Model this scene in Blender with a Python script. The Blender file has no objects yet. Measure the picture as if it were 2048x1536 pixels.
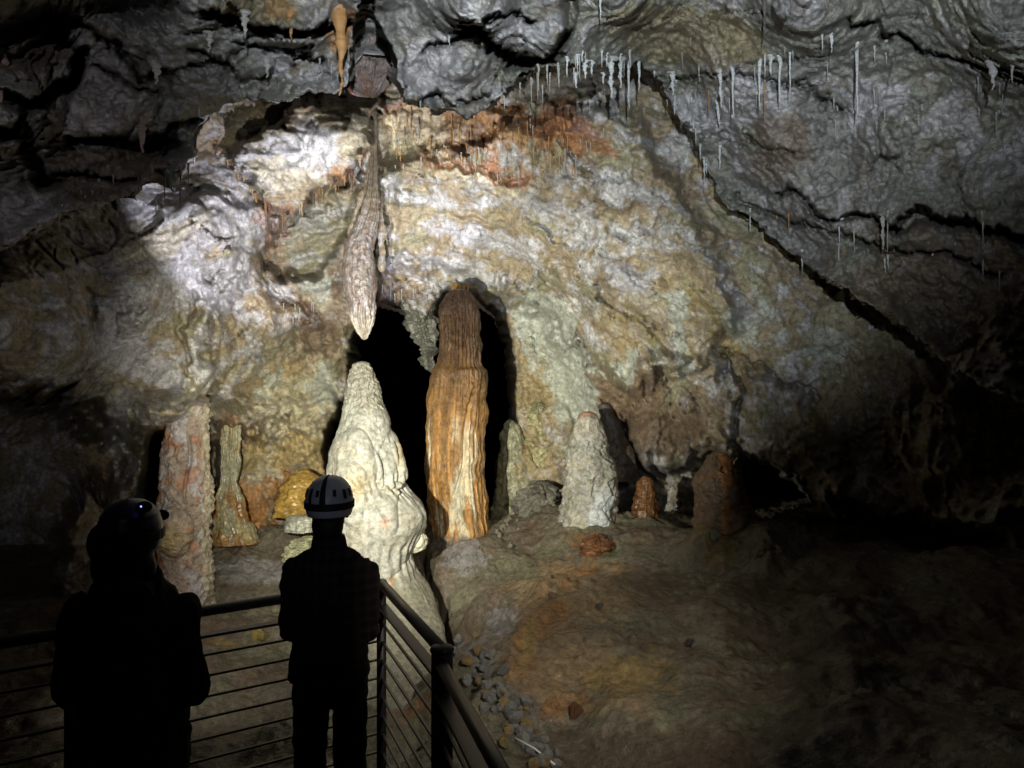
import bpy, math, random
import numpy as np
random.seed(7)
rng = np.random.default_rng(7)
R = math.radians
sc = bpy.context.scene

# ---------------------------------------------------------------- camera
F = 1547.0                     # focal length in photograph pixels (2048 wide)
CAM = np.array([0.0, 0.0, 2.1])
cd = bpy.data.cameras.new("camera"); cam = bpy.data.objects.new("camera", cd)
sc.collection.objects.link(cam); sc.camera = cam
cam.location = CAM; cam.rotation_euler = (R(90), 0, 0)
cd.sensor_width = 36.0; cd.lens = F / 2048 * 36.0
cd.clip_start = 0.05; cd.clip_end = 200

def at(px, py, Y):             # a point seen at photo pixel (px,py) standing Y metres ahead
    return np.array([(px - 1024) / F * Y, Y, CAM[2] + (768 - py) / F * Y])

# ---------------------------------------------------------------- world: a cave, no daylight
w = bpy.data.worlds.new("World"); sc.world = w; w.use_nodes = True
w.node_tree.nodes["Background"].inputs[0].default_value = (0.5, 0.55, 0.7, 1)
w.node_tree.nodes["Background"].inputs[1].default_value = 0.0
sc.view_settings.view_transform = 'Standard'; sc.view_settings.look = 'None'
sc.view_settings.exposure = 0.0; sc.view_settings.gamma = 1.0
sc.render.engine = 'CYCLES'
sc.cycles.max_bounces = 4; sc.cycles.diffuse_bounces = 2; sc.cycles.glossy_bounces = 2

# ---------------------------------------------------------------- the visitors' headlamps and added fill spots
def spot(name, loc, target, power, angle, blend, col, size=0.02):
    l = bpy.data.lights.new(name, 'SPOT'); o = bpy.data.objects.new(name, l)
    sc.collection.objects.link(o); o.location = loc
    import mathutils
    d = mathutils.Vector(target) - mathutils.Vector(loc)
    o.rotation_euler = d.to_track_quat('-Z', 'Y').to_euler()
    l.energy = power; l.spot_size = R(angle); l.spot_blend = blend; l.color = col
    l.shadow_soft_size = size
    return o
LEFTLAMP = (-1.22, 3.06, 1.74)
MIDLAMP = (-0.84, 3.66, 1.60)
spot("headlamp_beam_left_visitor", LEFTLAMP, at(870, 770, 8.0), 1350, 80, 1.0, (1.0, 0.96, 0.80))
spot("headlamp_beam_middle_visitor", MIDLAMP, at(630, 275, 8.0), 950, 45, 0.25, (0.84, 0.84, 1.0), 0.015)
spot("headlamp_beam_photographer", (0.03, -0.35, 2.56), at(1230, 20, 4.6), 1500, 62, 1.0, (0.86, 0.94, 1.0), 0.012)
spot("added_right_floor_fill", (0.95, 1.3, 2.5), at(1030, 1230, 5.6), 360, 50, 1.0, (1.0, 0.93, 0.80), 0.012)  # added fill spot for the right floor, no visitor stands there
spot("added_left_floor_fill", (-2.9, 3.3, 1.9), at(500, 1290, 6), 190, 50, 1.0, (1.0, 0.92, 0.85), 0.012)  # unseen fill added to brighten the floor behind the left rail

spot("added_helmet_fill", (0.03, -0.35, 2.56), at(661, 1010, 3.4), 26, 20, 1.0, (0.75, 0.8, 1.0), 0.012)  # extra spot added at the photographer's headlamp to brighten the white helmet
spot("added_left_wall_fill", (-0.6, -0.6, 2.6), at(150, 500, 6), 150, 48, 1.0, (0.95, 0.93, 1.0), 0.012)  # added fill that lifts the dim left wall, no real lamp
# ---------------------------------------------------------------- numpy noise
def _hash(i, j, k, s):
    h = (i * 374761393 + j * 668265263 + k * 2147483647 + s * 1274126177) & 0xffffffff
    h = ((h ^ (h >> 13)) * 1274126177) & 0xffffffff
    return (h ^ (h >> 16))
_G = rng.normal(size=(256, 3)); _G /= np.linalg.norm(_G, axis=1)[:, None]; _G = _G.astype(np.float32)
def noise(P, s=0):
    P = np.asarray(P, dtype=np.float32); sh = P.shape[:-1]; P = P.reshape(-1, 3)
    I = np.floor(P).astype(np.int64); f = (P - I).astype(np.float32)
    u = f * f * f * (f * (f * 6 - 15) + 10); out = np.zeros(len(P), np.float32)
    for dx in (0, 1):
        for dy in (0, 1):
            for dz in (0, 1):
                g = _G[_hash(I[:, 0] + dx, I[:, 1] + dy, I[:, 2] + dz, s) & 255]
                d = g[:, 0] * (f[:, 0] - dx) + g[:, 1] * (f[:, 1] - dy) + g[:, 2] * (f[:, 2] - dz)
                wx = u[:, 0] if dx else 1 - u[:, 0]; wy = u[:, 1] if dy else 1 - u[:, 1]; wz = u[:, 2] if dz else 1 - u[:, 2]
                out += d * wx * wy * wz
    return (out * 1.6).reshape(sh)
def fbm(P, o=4, s=0, g=0.5):
    P = np.asarray(P, dtype=np.float32); a = 1.0; t = 0; out = 0
    for i in range(o):
        out = out + a * noise(P, s + i * 17); t += a; a *= g; P = P * 2.03
    return out / t
def ridged(P, o=4, s=0, g=0.5):
    P = np.asarray(P, dtype=np.float32); a = 1.0; t = 0; out = 0
    for i in range(o):
        out = out + a * (1 - np.abs(noise(P, s + i * 17)) * 2); t += a; a *= g; P = P * 2.03
    return out / t
def worley(P, s=0):            # F1, F2 distances
    P = np.asarray(P, dtype=np.float32); sh = P.shape[:-1]; P = P.reshape(-1, 3)
    I = np.floor(P).astype(np.int64); f1 = np.full(len(P), 9, np.float32); f2 = f1.copy()
    for dx in (-1, 0, 1):
        for dy in (-1, 0, 1):
            for dz in (-1, 0, 1):
                c = I + np.array([dx, dy, dz]); h = _hash(c[:, 0], c[:, 1], c[:, 2], s)
                q = np.stack([(h & 1023), (h >> 10) & 1023, (h >> 20) & 1023], 1) / 1023.0
                d = np.linalg.norm(c + q - P, axis=1).astype(np.float32)
                n1 = np.minimum(f1, d); f2 = np.minimum(f2, np.maximum(f1, d)); f1 = n1
    return f1.reshape(sh), f2.reshape(sh)
def facet(P, s=0):             # angular broken-rock facets: every cell is its own tilted plane
    P = np.asarray(P, dtype=np.float32); sh = P.shape[:-1]; P = P.reshape(-1, 3)
    I = np.floor(P).astype(np.int64); f1 = np.full(len(P), 9, np.float32); out = np.zeros(len(P), np.float32)
    for dx in (-1, 0, 1):
        for dy in (-1, 0, 1):
            for dz in (-1, 0, 1):
                c = I + np.array([dx, dy, dz]); h = _hash(c[:, 0], c[:, 1], c[:, 2], s)
                q = np.stack([(h & 1023), (h >> 10) & 1023, (h >> 20) & 1023], 1) / 1023.0
                v = c + q - P; d = np.linalg.norm(v, axis=1).astype(np.float32); m = d < f1
                g = _G[(h >> 7) & 255]; val = (v * g).sum(1) + ((h >> 3) & 63) / 63.0 * .35
                f1 = np.where(m, d, f1); out = np.where(m, val, out)
    return out.reshape(sh)
def sm(a, b, x):
    t = np.clip((x - a) / (b - a), 0, 1); return t * t * (3 - 2 * t)
def mix(a, b, t): return a * (1 - t[..., None]) + np.asarray(b) * t[..., None]
def idw(U, V, pts, power=3.0, eps=900.0):
    num = np.zeros_like(U); den = np.zeros_like(U)
    for (x, y, v) in pts:
        d2 = (U - x) ** 2 + (V - y) ** 2 + eps
        ww = d2 ** (-power / 2); num += ww * v; den += ww
    return num / den
def sdf(U, V, poly):           # signed distance to a polygon: negative inside
    poly = np.array(poly, float); n = len(poly); d = np.full(U.shape, 1e9); ins = np.zeros(U.shape, bool)
    for i in range(n):
        x0, y0 = poly[i]; x1, y1 = poly[(i + 1) % n]
        ex, ey = x1 - x0, y1 - y0; L = ex * ex + ey * ey + 1e-9
        t = np.clip(((U - x0) * ex + (V - y0) * ey) / L, 0, 1)
        d = np.minimum(d, (U - x0 - t * ex) ** 2 + (V - y0 - t * ey) ** 2)
        if abs(y1 - y0) > 1e-9:
            c = (y0 > V) != (y1 > V)
            ins ^= c & (U < (x1 - x0) * (V - y0) / (y1 - y0) + x0)
    d = np.sqrt(d); return np.where(ins, -d, d)
def pline(U, V, pts):          # distance to a polyline, and whether the sample lies below it (dy>0)
    d = np.full(U.shape, 1e9); sy = np.zeros(U.shape)
    for (x0, y0), (x1, y1) in zip(pts[:-1], pts[1:]):
        ex, ey = x1 - x0, y1 - y0; L = ex * ex + ey * ey
        t = np.clip(((U - x0) * ex + (V - y0) * ey) / L, 0, 1)
        dd = np.hypot(U - x0 - t * ex, V - y0 - t * ey)
        m = dd < d; d = np.where(m, dd, d); sy = np.where(m, V - y0 - t * ey, sy)
    return d, sy
def blob(U, V, x, y, rx, ry, ang=0.0):
    c, s = math.cos(R(ang)), math.sin(R(ang)); du, dv = U - x, V - y
    a = (du * c + dv * s) / rx; b = (-du * s + dv * c) / ry
    return np.exp(-(a * a + b * b))

# ---------------------------------------------------------------- objects
def mesh_obj(name, verts, faces, mat, parent=None, col=None, wet=None, smooth=True):
    me = bpy.data.meshes.new(name)
    if isinstance(faces, np.ndarray):
        verts = np.asarray(verts, np.float32); n = faces.shape[1]
        me.vertices.add(len(verts)); me.vertices.foreach_set("co", verts.ravel())
        me.loops.add(faces.size); me.loops.foreach_set("vertex_index", faces.ravel().astype(np.int32))
        me.polygons.add(len(faces)); me.polygons.foreach_set("loop_start", np.arange(0, faces.size, n, dtype=np.int32))
        me.update(calc_edges=True)
    else:
        me.from_pydata([tuple(map(float, v)) for v in verts], [], faces); me.update()
    me.polygons.foreach_set("use_smooth", [smooth] * len(me.polygons))
    if col is not None:
        a = me.color_attributes.new("tint", 'FLOAT_COLOR', 'POINT')
        c = np.ones((len(me.vertices), 4), np.float32); c[:, :3] = np.clip(col, 0, 1)
        a.data.foreach_set("color", c.ravel())
    if wet is not None:
        a = me.attributes.new("wet", 'FLOAT', 'POINT'); a.data.foreach_set("value", np.asarray(wet, np.float32).ravel())
    if mat: me.materials.append(mat)
    o = bpy.data.objects.new(name, me); sc.collection.objects.link(o)
    if parent: o.parent = parent
    return o
def tag(o, label, cat, group=None):
    o['label'] = label; o['category'] = cat
    if group: o['group'] = group
    return o
def structure(o): o['kind'] = 'structure'; return o
def grid_faces(nu, nv, keep=None, wrap=False, flip=False):
    idx = np.arange(nu * nv).reshape(nu, nv)
    if wrap:
        idx = np.concatenate([idx, idx[:, :1]], 1)
    a, b, c, d = idx[:-1, :-1], idx[:-1, 1:], idx[1:, 1:], idx[1:, :-1]
    f = np.stack([a, b, c, d], -1) if not flip else np.stack([d, c, b, a], -1)
    if keep is not None: return f[keep]
    return f.reshape(-1, 4)
def compact(verts, faces, *arr):
    used = np.unique(faces); m = np.full(len(verts), -1); m[used] = np.arange(len(used))
    return [verts[used], m[faces]] + [a[used] for a in arr]

# ---------------------------------------------------------------- materials
def nt_mat(name):
    m = bpy.data.materials.new(name); m.use_nodes = True
    return m, m.node_tree, m.node_tree.nodes["Principled BSDF"]
def rock_mat(name, fine=1.0, rough=(0.78, 0.22), bumps=((9, .05), (28, .02), (85, .008)), pit=0.0, stretch=(1, 1, 1)):
    m, nt, bs = nt_mat(name); N, L = nt.nodes.new, nt.links.new
    tc = N('ShaderNodeTexCoord'); mp = N('ShaderNodeMapping'); mp.inputs['Scale'].default_value = stretch
    L(tc.outputs['Object'], mp.inputs['Vector'])
    at_ = N('ShaderNodeAttribute'); at_.attribute_name = 'tint'
    wt = N('ShaderNodeAttribute'); wt.attribute_name = 'wet'
    n1 = N('ShaderNodeTexNoise'); n1.inputs['Scale'].default_value = 22; n1.inputs['Detail'].default_value = 8; n1.inputs['Roughness'].default_value = .7
    L(mp.outputs[0], n1.inputs['Vector'])
    r1 = N('ShaderNodeMapRange'); r1.inputs['From Min'].default_value = .3; r1.inputs['From Max'].default_value = .7
    r1.inputs['To Min'].default_value = 0.42; r1.inputs['To Max'].default_value = 1.5; L(n1.outputs[0], r1.inputs['Value'])
    mul = N('ShaderNodeVectorMath'); mul.operation = 'SCALE'; L(at_.outputs['Color'], mul.inputs[0]); L(r1.outputs[0], mul.inputs['Scale'])
    # speckle of small dark pits, their shade painted as colour, and pale grains
    n2 = N('ShaderNodeTexVoronoi'); n2.inputs['Scale'].default_value = 55; L(mp.outputs[0], n2.inputs['Vector'])
    r2 = N('ShaderNodeMapRange'); r2.inputs['From Min'].default_value = .08; r2.inputs['From Max'].default_value = .3
    r2.inputs['To Min'].default_value = .5; r2.inputs['To Max'].default_value = 1.0; L(n2.outputs['Distance'], r2.inputs['Value'])
    m2 = N('ShaderNodeVectorMath'); m2.operation = 'SCALE'; L(mul.outputs[0], m2.inputs[0]); L(r2.outputs[0], m2.inputs['Scale'])
    L(m2.outputs[0], bs.inputs['Base Color'])
    rr = N('ShaderNodeMapRange'); rr.inputs['To Min'].default_value = rough[0]; rr.inputs['To Max'].default_value = rough[1]
    L(wt.outputs['Fac'], rr.inputs['Value']); L(rr.outputs[0], bs.inputs['Roughness'])
    mk = N('ShaderNodeTexNoise'); mk.inputs['Scale'].default_value = 1.7; mk.inputs['Detail'].default_value = 5; L(mp.outputs[0], mk.inputs['Vector'])
    mr = N('ShaderNodeMapRange'); mr.inputs['From Min'].default_value = .42; mr.inputs['From Max'].default_value = .62; mr.inputs['To Min'].default_value = .12; L(mk.outputs[0], mr.inputs['Value'])
    prev = None
    for i, (s, d) in enumerate(bumps):
        n = N('ShaderNodeTexNoise'); n.inputs['Scale'].default_value = s; n.inputs['Detail'].default_value = 6
        n.inputs['Roughness'].default_value = .72; n.inputs['Distortion'].default_value = .1
        L(mp.outputs[0], n.inputs['Vector'])
        b = N('ShaderNodeBump'); b.inputs['Strength'].default_value = 1.0; b.inputs['Distance'].default_value = d * fine
        L(n.outputs[0], b.inputs['Height'])
        if i > 0: L(mr.outputs[0], b.inputs['Strength'])
        if prev: L(prev.outputs[0], b.inputs['Normal'])
        prev = b
    if pit > 0:
        v = N('ShaderNodeTexVoronoi'); v.inputs['Scale'].default_value = 32; L(mp.outputs[0], v.inputs['Vector'])
        b = N('ShaderNodeBump'); b.inputs['Strength'].default_value = 1.0; b.inputs['Distance'].default_value = pit; b.invert = True
        L(v.outputs['Distance'], b.inputs['Height']); L(mr.outputs[0], b.inputs['Strength']); L(prev.outputs[0], b.inputs['Normal']); prev = b
    L(prev.outputs[0], bs.inputs['Normal'])
    return m
M_WALL = rock_mat("flowstone_wall", bumps=((24, .010), (55, .012), (130, .007)))
M_CEIL = rock_mat("scalloped_rock", bumps=((14, .012), (40, .012), (110, .007)), rough=(.8, .35), stretch=(1, 1, 1.8))
M_FLOOR = rock_mat("muddy_calcite", bumps=((5, .04), (18, .03), (60, .012)), rough=(.55, .10))
M_FORM = rock_mat("calcite", bumps=((12, .006), (45, .004)), rough=(.7, .16))
M_FLUTE = rock_mat("wet_fluted_calcite", bumps=((10, .03), (40, .02)), rough=(.6, .10), stretch=(1, 1, .6))
M_ROUGH = rock_mat("popcorn_calcite", bumps=((14, .03), (50, .015)), rough=(.75, .3), pit=.012)
def plain(name, col, rough=.6, metal=0, spec=.5):
    m, nt, bs = nt_mat(name); N, L = nt.nodes.new, nt.links.new
    n = N('ShaderNodeTexNoise'); n.inputs['Scale'].default_value = 40; n.inputs['Detail'].default_value = 4
    tc = N('ShaderNodeTexCoord'); L(tc.outputs['Object'], n.inputs['Vector'])
    r = N('ShaderNodeMapRange'); r.inputs['To Min'].default_value = .8; r.inputs['To Max'].default_value = 1.2; L(n.outputs[0], r.inputs['Value'])
    v = N('ShaderNodeVectorMath'); v.operation = 'SCALE'; v.inputs[0].default_value = col; L(r.outputs[0], v.inputs['Scale'])
    L(v.outputs[0], bs.inputs['Base Color'])
    bs.inputs['Roughness'].default_value = rough; bs.inputs['Metallic'].default_value = metal
    return m

def gridUV(x0, x1, y0, y1, st):
    us = np.arange(x0, x1 + st, st); vs = np.arange(y0, y1 + st, st)
    V, U = np.meshgrid(vs, us, indexing='ij'); return U, V
def world(U, V, Y):
    return np.stack([(U - 1024) / F * Y, Y, CAM[2] + (768 - V) / F * Y], -1)

# colours (surface albedo)
TAN = np.array([.36, .29, .19]); GREY = np.array([.20, .195, .18]); WHITE = np.array([.58, .57, .55]); LAV = np.array([.42, .41, .42])
ORANGE = np.array([.50, .23, .06]); RUST = np.array([.24, .09, .035]); BROWN = np.array([.15, .10, .06]); YEL = np.array([.46, .34, .13])
GREEN = np.array([.28, .29, .18]); DARK = np.array([.05, .04, .03]); CREAM = np.array([.62, .55, .38]); PALE = np.array([.50, .52, .44])

# ================================================================ CAVE WALL
U, V = gridUV(-420, 2460, -160, 1300, 3.0)
wall_pts = [(750,100,8.4),(750,-150,8.2),(950,300,8.1),(1200,200,7.5),(1200,-100,7.3),(1300,320,7.4),(1420,450,7.2),(1500,560,7.0),(1700,640,6.6),(1700,200,6.6),
 (2100,300,6.0),(600,550,8.5),(850,450,8.5),(880,560,8.7),(1000,560,8.7),(1100,440,8.1),(1250,520,7.8),(1060,650,9.1),(1100,760,9.2),(1180,860,9.0),
 (1250,740,8.3),(1330,700,7.9),(1400,800,7.6),(1350,900,7.8),(1550,760,7.1),(1600,880,7.0),(1720,960,6.7),(1900,900,6.2),(2060,1100,5.6),(2100,600,5.5),(2400,800,4.6),(1550,1100,7.6),(1100,1000,8.9),(1300,1050,8.4),
 (480,640,7.9),(460,860,8.5),(560,900,8.9),(620,760,8.8),(520,1000,9.0),(380,460,7.0),(400,650,7.2),(250,600,6.6),(330,780,7.2),(100,650,5.9),(0,650,5.4),(-250,600,4.6),(-250,200,4.8),(100,300,6.2),(350,300,7.6),(500,200,7.9),
 (640,300,7.9),(380,950,8.6),(250,950,7.6),(100,1000,6.6),(-200,1000,5.2),(600,1150,8.9),(1000,1150,8.6)]
Y0 = idw(U, V, wall_pts, 3.2, 2500)
P0 = world(U, V, Y0)
wx = fbm(P0 * 2.2, 3, 5) * 46 + fbm(P0 * 9, 2, 9) * 16
wy = fbm(P0 * 2.2, 3, 25) * 46 + fbm(P0 * 9, 2, 29) * 20
Uw, Vw = U + wx, V + wy
D = np.zeros_like(U)
# flow direction: streaks fan out of the dome's apex
ac = at(680, 1010, 8.6)
dx = P0[..., 0] - ac[0]; dz = P0[..., 2] - ac[2]; rr = np.hypot(dx * np.where(dx > 0, .78, 1.0), dz)
ang = np.arctan2(dx, np.maximum(dz, -1) + .6)
FL = np.stack([ang * 2.4, rr * 4.2, P0[..., 1] * .4], -1) + (fbm(P0 * 1.3, 3, 77) * 1.1)[..., None]
# ledge of pale flowstone that juts out at the upper left, with a sharp lower edge
led = sdf(Uw, Vw, [(450,325),(520,255),(600,200),(690,190),(760,165),(765,225),(740,300),(705,345),(640,380),(590,425),(556,445),(525,400),(478,350)])
D -= .85 * sm(6, -12, led) * (1 - .0 * U) * sm(-60, 130, (V - 150))
D -= .25 * blob(U, V, 700, 260, 60, 50)
rec = sdf(Uw, Vw, [(556,450),(640,388),(705,350),(735,330),(720,420),(690,500),(600,560),(540,520)]); D += .75 * sm(6, -16, rec)
# left mass ending in a pointed foot above the pale drip
lf = sdf(Uw, Vw, [(-500,100),(300,330),(520,400),(545,470),(500,540),(450,590),(395,640),(385,700),(400,800),(330,850),(280,862),(200,820),(120,782),(0,758),(-500,740)])
D -= .35 * sm(14, -22, lf)
und = sdf(Uw, Vw, [(-500,750),(0,766),(130,790),(210,828),(285,875),(300,900),(250,985),(180,1000),(60,1300),(-500,1300)])
D += 2.2 * sm(12, -60, und)
D -= .55 * blob(Uw, Vw, 403, 715, 24, 100)
# lower lip of the dome wall over the arch, dome body, right hand bosses
arc = sdf(Uw, Vw, [(560,470),(700,440),(770,540),(860,548),(930,575),(1010,590),(1070,640),(1120,700),(1210,760),(1280,800),(1400,740),(1500,620),(1400,420),(1250,200),(1000,250),(760,330)])
D -= .45 * sm(10, -40, arc)
D -= .20 * blob(U, V, 1250, 620, 190, 150, 40)
rb = sdf(Uw, Vw, [(1230,740),(1330,700),(1440,690),(1450,760),(1462,850),(1465,905),(1420,900),(1375,925),(1330,905),(1275,915),(1258,840)])
D -= .35 * sm(8, -26, rb)
rb2 = sdf(Uw, Vw, [(1475,745),(1540,740),(1600,770),(1650,850),(1700,950),(1690,1010),(1600,960),(1540,905),(1490,900),(1480,830)])
D -= .35 * sm(8, -26, rb2)
D -= 1.25 * np.exp(-((Uw - 405) / 150) ** 2) * sm(770, 835, V) * sm(880, 836, Vw + 14 * fbm(P0 * 9, 3, 94))
low = sdf(Uw * .6 + U * .4, Vw, [(1215,800),(1262,860),(1280,918),(1380,930),(1440,915),(1500,905),(1560,918),(1640,985),(1700,1010),(1800,1040),(2000,1060),(2100,1400),(1150,1400),(1190,1000),(1225,900)])
D += 1.3 * sm(8, -30, low) - .22 * np.exp(-(np.maximum(low, 0) / 40) ** 2) * sm(1080, 1020, V)
# openings; the largest also stands in for the column's shadow on its right
hole = sdf(U + wx * .45, V + wy * .45, [(712,668),(735,618),(775,600),(815,604),(850,640),(866,600),(905,584),(950,584),(1000,622),(1024,680),(1032,800),(1024,900),(1008,1000),(996,1120),(850,1180),(640,1060),(652,860),(688,780)])
hole2 = sdf(U + wx * .3, V + wy * .3, [(288,870),(318,850),(345,865),(352,1000),(330,1100),(258,1100),(262,1000),(278,930)])
hole3 = sdf(U + wx * .2, V + wy * .2, [(414,885),(440,880),(441,960),(436,1005),(414,1012)])
hole4 = sdf(U + wx * .45, V + wy * .45, [(1478,900),(1540,915),(1590,945),(1640,985),(1650,1010),(1600,1020),(1540,1060),(1490,1060),(1480,980)])
hole5 = sdf(U + wx * .4, V + wy * .4, [(1200,880),(1255,905),(1300,925),(1380,935),(1440,920),(1450,945),(1330,960),(1240,960),(1205,940)])
for h, dep in ((hole, 5.5), (hole2, 4), (hole3, 4), (hole4, 4.5), (hole5, .5)):
    D += dep * sm(4, -34, h) + .12 * sm(26, 0, h)
# cleft at the top behind the hanging boss
# crack down the right boss
d, sy = pline(Uw, Vw, [(1432,690),(1455,740),(1462,800),(1470,905)]); D += .35 * sm(11, 0, d)
d, sy = pline(Uw, Vw, [(1455,700),(1520,720),(1590,765),(1640,800)]); D += .22 * sm(8, 0, d) 
for seg, amp in (([(520,400),(560,470),(535,540),(590,630),(640,640)], .22), ([(420,560),(480,540),(520,500)], .2), ([(380,600),(360,660),(390,760)], .15), ([(640,380),(600,430),(560,470)], .3),
                 ([(845,300),(900,330),(960,350),(1040,350)], .18), ([(1020,200),(1090,240),(1150,300),(1160,340)], .18), ([(1100,640),(1150,700),(1190,760)], .18), ([(740,300),(735,420),(745,520)], .22)):
    d, sy = pline(Uw, Vw, seg); D += amp * sm(13, 0, d)
# texture relief
mroof = sm(10, -60, led)
lm = sm(200, 520, U)
D -= .20 * lm * (ridged(FL * np.array([.6, .45, 1]), 3, 40, .5) - .4)
D -= .06 * fbm(FL * np.array([2.2, 2.6, 2]), 4, 44, .6)
det = .22 + .78 * sm(-.05, .28, fbm(P0 * .9, 3, 46))
D -= .05 * det * (np.abs(fbm(P0 * 6, 4, 45, .6)) - .1)
D -= .18 * fbm(P0 * 1.1, 3, 50) + .09 * det * fbm(P0 * 3.5, 5, 51, .58) + .032 * det * fbm(P0 * 17, 4, 52, .65)
f1, f2 = worley(P0 * 3.2 + fbm(P0 * 3, 2, 61)[..., None] * .6, 3); D += .04 * sm(0.10, 0, f2 - f1) * sm(0, .2, fbm(P0 * 1.4, 3, 62))
D += .16 * facet(P0 * np.array([1.6, 1.2, 1.6]) + fbm(P0 * 3, 3, 63)[..., None] * .5, 64) * (.4 + sm(-.1, .3, fbm(P0 * .8, 2, 65)))
D += .03 * facet(P0 * 6 + fbm(P0 * 8, 3, 66)[..., None] * .5, 67) * sm(-.1, .25, fbm(P0 * 1.5, 3, 68))
ph = rr * 17 + ang * 2.5 + fbm(P0 * 1.1, 4, 91) * 16 + fbm(P0 * 8, 3, 92) * 3
saw = 1 - (ph % (2 * np.pi)) / (2 * np.pi)
D += .11 * saw ** 3 * sm(.0, .3, fbm(P0 * 1.6, 3, 93)) * sm(300, 560, U)
# pitted popcorn areas
pop = np.clip(blob(U, V, 470, 665, 75, 60) + blob(U, V, 1330, 790, 90, 45, 20) + blob(U, V, 560, 850, 110, 110) + .8 * blob(U, V, 1600, 860, 60, 90) + .7 * blob(U, V, 1000, 300, 170, 60, 15) + .7 * blob(U, V, 1380, 870, 90, 50), 0, 1)
w1, w2 = worley(P0 * 13, 8)
D += (.075 * sm(.45, .1, w1) - .02) * pop
# vertical drip ribs in the orange band and brown skirts
drip = np.clip(blob(U, V, 1000, 300, 190, 70, 12) + blob(U, V, 640, 690, 80, 60) + blob(U, V, 1350, 900, 120, 45) + blob(U, V, 590, 620, 50, 40), 0, 1)
D -= .07 * drip * ridged(np.stack([P0[..., 0] * 9, P0[..., 1] * 2, P0[..., 2] * .9], -1), 3, 70)
# hanging folds under the ledge
fold = blob(U, V, 735, 400, 45, 120) + .6 * blob(U, V, 560, 500, 40, 60)
D -= .25 * fold * ridged(np.stack([P0[..., 0] * 6, P0[..., 1] * 1, P0[..., 2] * .6], -1), 3, 71)
YW = Y0 + D
PW = world(U, V, YW)
# ---- stains, mineral colour and some painted shade
nA = fbm(FL * np.array([1.3, 1.1, 1]), 5, 80, .66); nB = fbm(P0 * 2.5, 4, 81); nC = .8 * fbm(P0 * 7, 5, 82, .65) + .45 * fbm(P0 * 26, 3, 85, .7); nD = fbm(np.stack([P0[..., 0] * 5, P0[..., 1] * 2, P0[..., 2] * 1.2], -1), 4, 83); nE = fbm(P0 * 1.1, 3, 84)
C = np.broadcast_to(TAN, U.shape + (3,)).copy()
C = mix(C, GREEN, .6 * sm(-.1, .3, nB)); C = mix(C, BROWN * 1.3, .55 * sm(.05, .35, nE + nC * .4))
C = mix(C, LAV * 1.0, .8 * sm(.02, .14, nA * 1.0 + nC * .7 + .12 * blob(U, V, 1150, 400, 320, 220) + .2 * blob(U, V, 380, 480, 230, 170)))
C = mix(C, WHITE, .8 * sm(.18, .27, nA * .8 + nC * .8 + .05))
def stain_or_shade(col, k, *b, n=None, th=.0, ed=.22):
    global C
    if n is None: n = nC
    m = np.clip(sum(blob(Uw, Vw, *q) for q in b), 0, 1); C = mix(C, col, k * sm(th, th + ed, m - .45 + n * .7))
stain_or_shade(ORANGE * .85, .6, (900,270,110,60,10), (1060,250,120,45,20), (840,210,60,60), (690,330,50,40), n=nD)
stain_or_shade(CREAM, .75, (850,260,70,50,10), (950,350,130,25,15), (640,270,150,70,-20))
stain_or_shade(RUST * 1.5, .6, (1090,250,70,40,20), (1180,270,90,30,40), (900,330,90,22), (1010,350,60,20), n=nD)
stain_or_shade(BROWN * 1.4, .8, (1260,800,60,80), n=nD)
stain_or_shade(RUST * 1.2, .45, (530,420,30,25), (565,480,22,50,-20), (600,630,50,22), (470,860,60,40), n=nD)
stain_or_shade(BROWN * 1.2, .6, (1350,830,120,60), (1230,920,60,60), n=nD)
stain_or_shade(YEL * .9, .5, (1400,640,160,70,40), (1260,660,70,60), (1640,860,40,90), (1090,740,60,80), (1060,900,60,110), (660,900,80,90), (560,760,90,60))
stain_or_shade(CREAM * .8 + GREEN * .2, .75, (560,880,110,110), (620,800,60,60), (520,960,80,60))
stain_or_shade(YEL, .7, (600,900,60,50), (490,900,40,60), (650,960,40,50))
stain_or_shade(BROWN, .75, (640,680,70,60), (1320,860,120,50), (1150,680,20,60,-30), (700,560,60,60), (800,590,60,22), n=nD)
stain_or_shade(PALE, .85, (1110,700,55,100,-35), (1160,800,60,60), (1080,620,60,50,30), (1350,640,28,55,-15), (1255,720,28,40,-20), (1370,730,18,45,-15), (1540,620,22,60,-15), (1480,650,25,60,-35), (1660,700,60,60), (540,760,35,30), (640,770,40,45), (640,560,50,40))
stain_or_shade(LAV * 1.15, .85, (340,430,200,90,-25), (420,590,90,40,30), (240,700,70,70), (340,760,90,30,30), (600,300,100,60,-25), (1180,170,150,40), (1270,560,60,30,30), (980,480,150,30,15))
stain_or_shade(GREEN * .9 + TAN * .2, .45, (640,470,90,110,20))  # recess below the ledge tinted duller, its shade put into the colour
stain_or_shade(CREAM * .95, .7, (395,800,30,60), (330,470,140,50,-20), (560,340,90,40))
stain_or_shade(WHITE * 1.1, .9, (405,700,22,95), (360,420,90,30,-25), (640,290,90,25,-30), n=nA)
stain_or_shade(ORANGE * .9, .85, (470,1000,45,70), (480,1060,60,40), (590,980,70,45), (350,870,60,20))
C = mix(C, DARK, .8 * pop * sm(.33, .16, w1)); C = mix(C, DARK, .55 * sm(.12, .02, np.abs(nD + .12)) * drip)  # popcorn pits get painted shade; dark lines among the drips
C = mix(C, BROWN * .6, .5 * sm(.38, .5, fbm(P0 * 5, 4, 90)))
wetW = np.clip(sm(.05, .4, nB) * .5 + blob(U, V, 620, 700, 140, 200) * .6, 0, 1)
zone = 1.0 - .0 * U
Kv = YW < (Y0 + 4.2)
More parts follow.
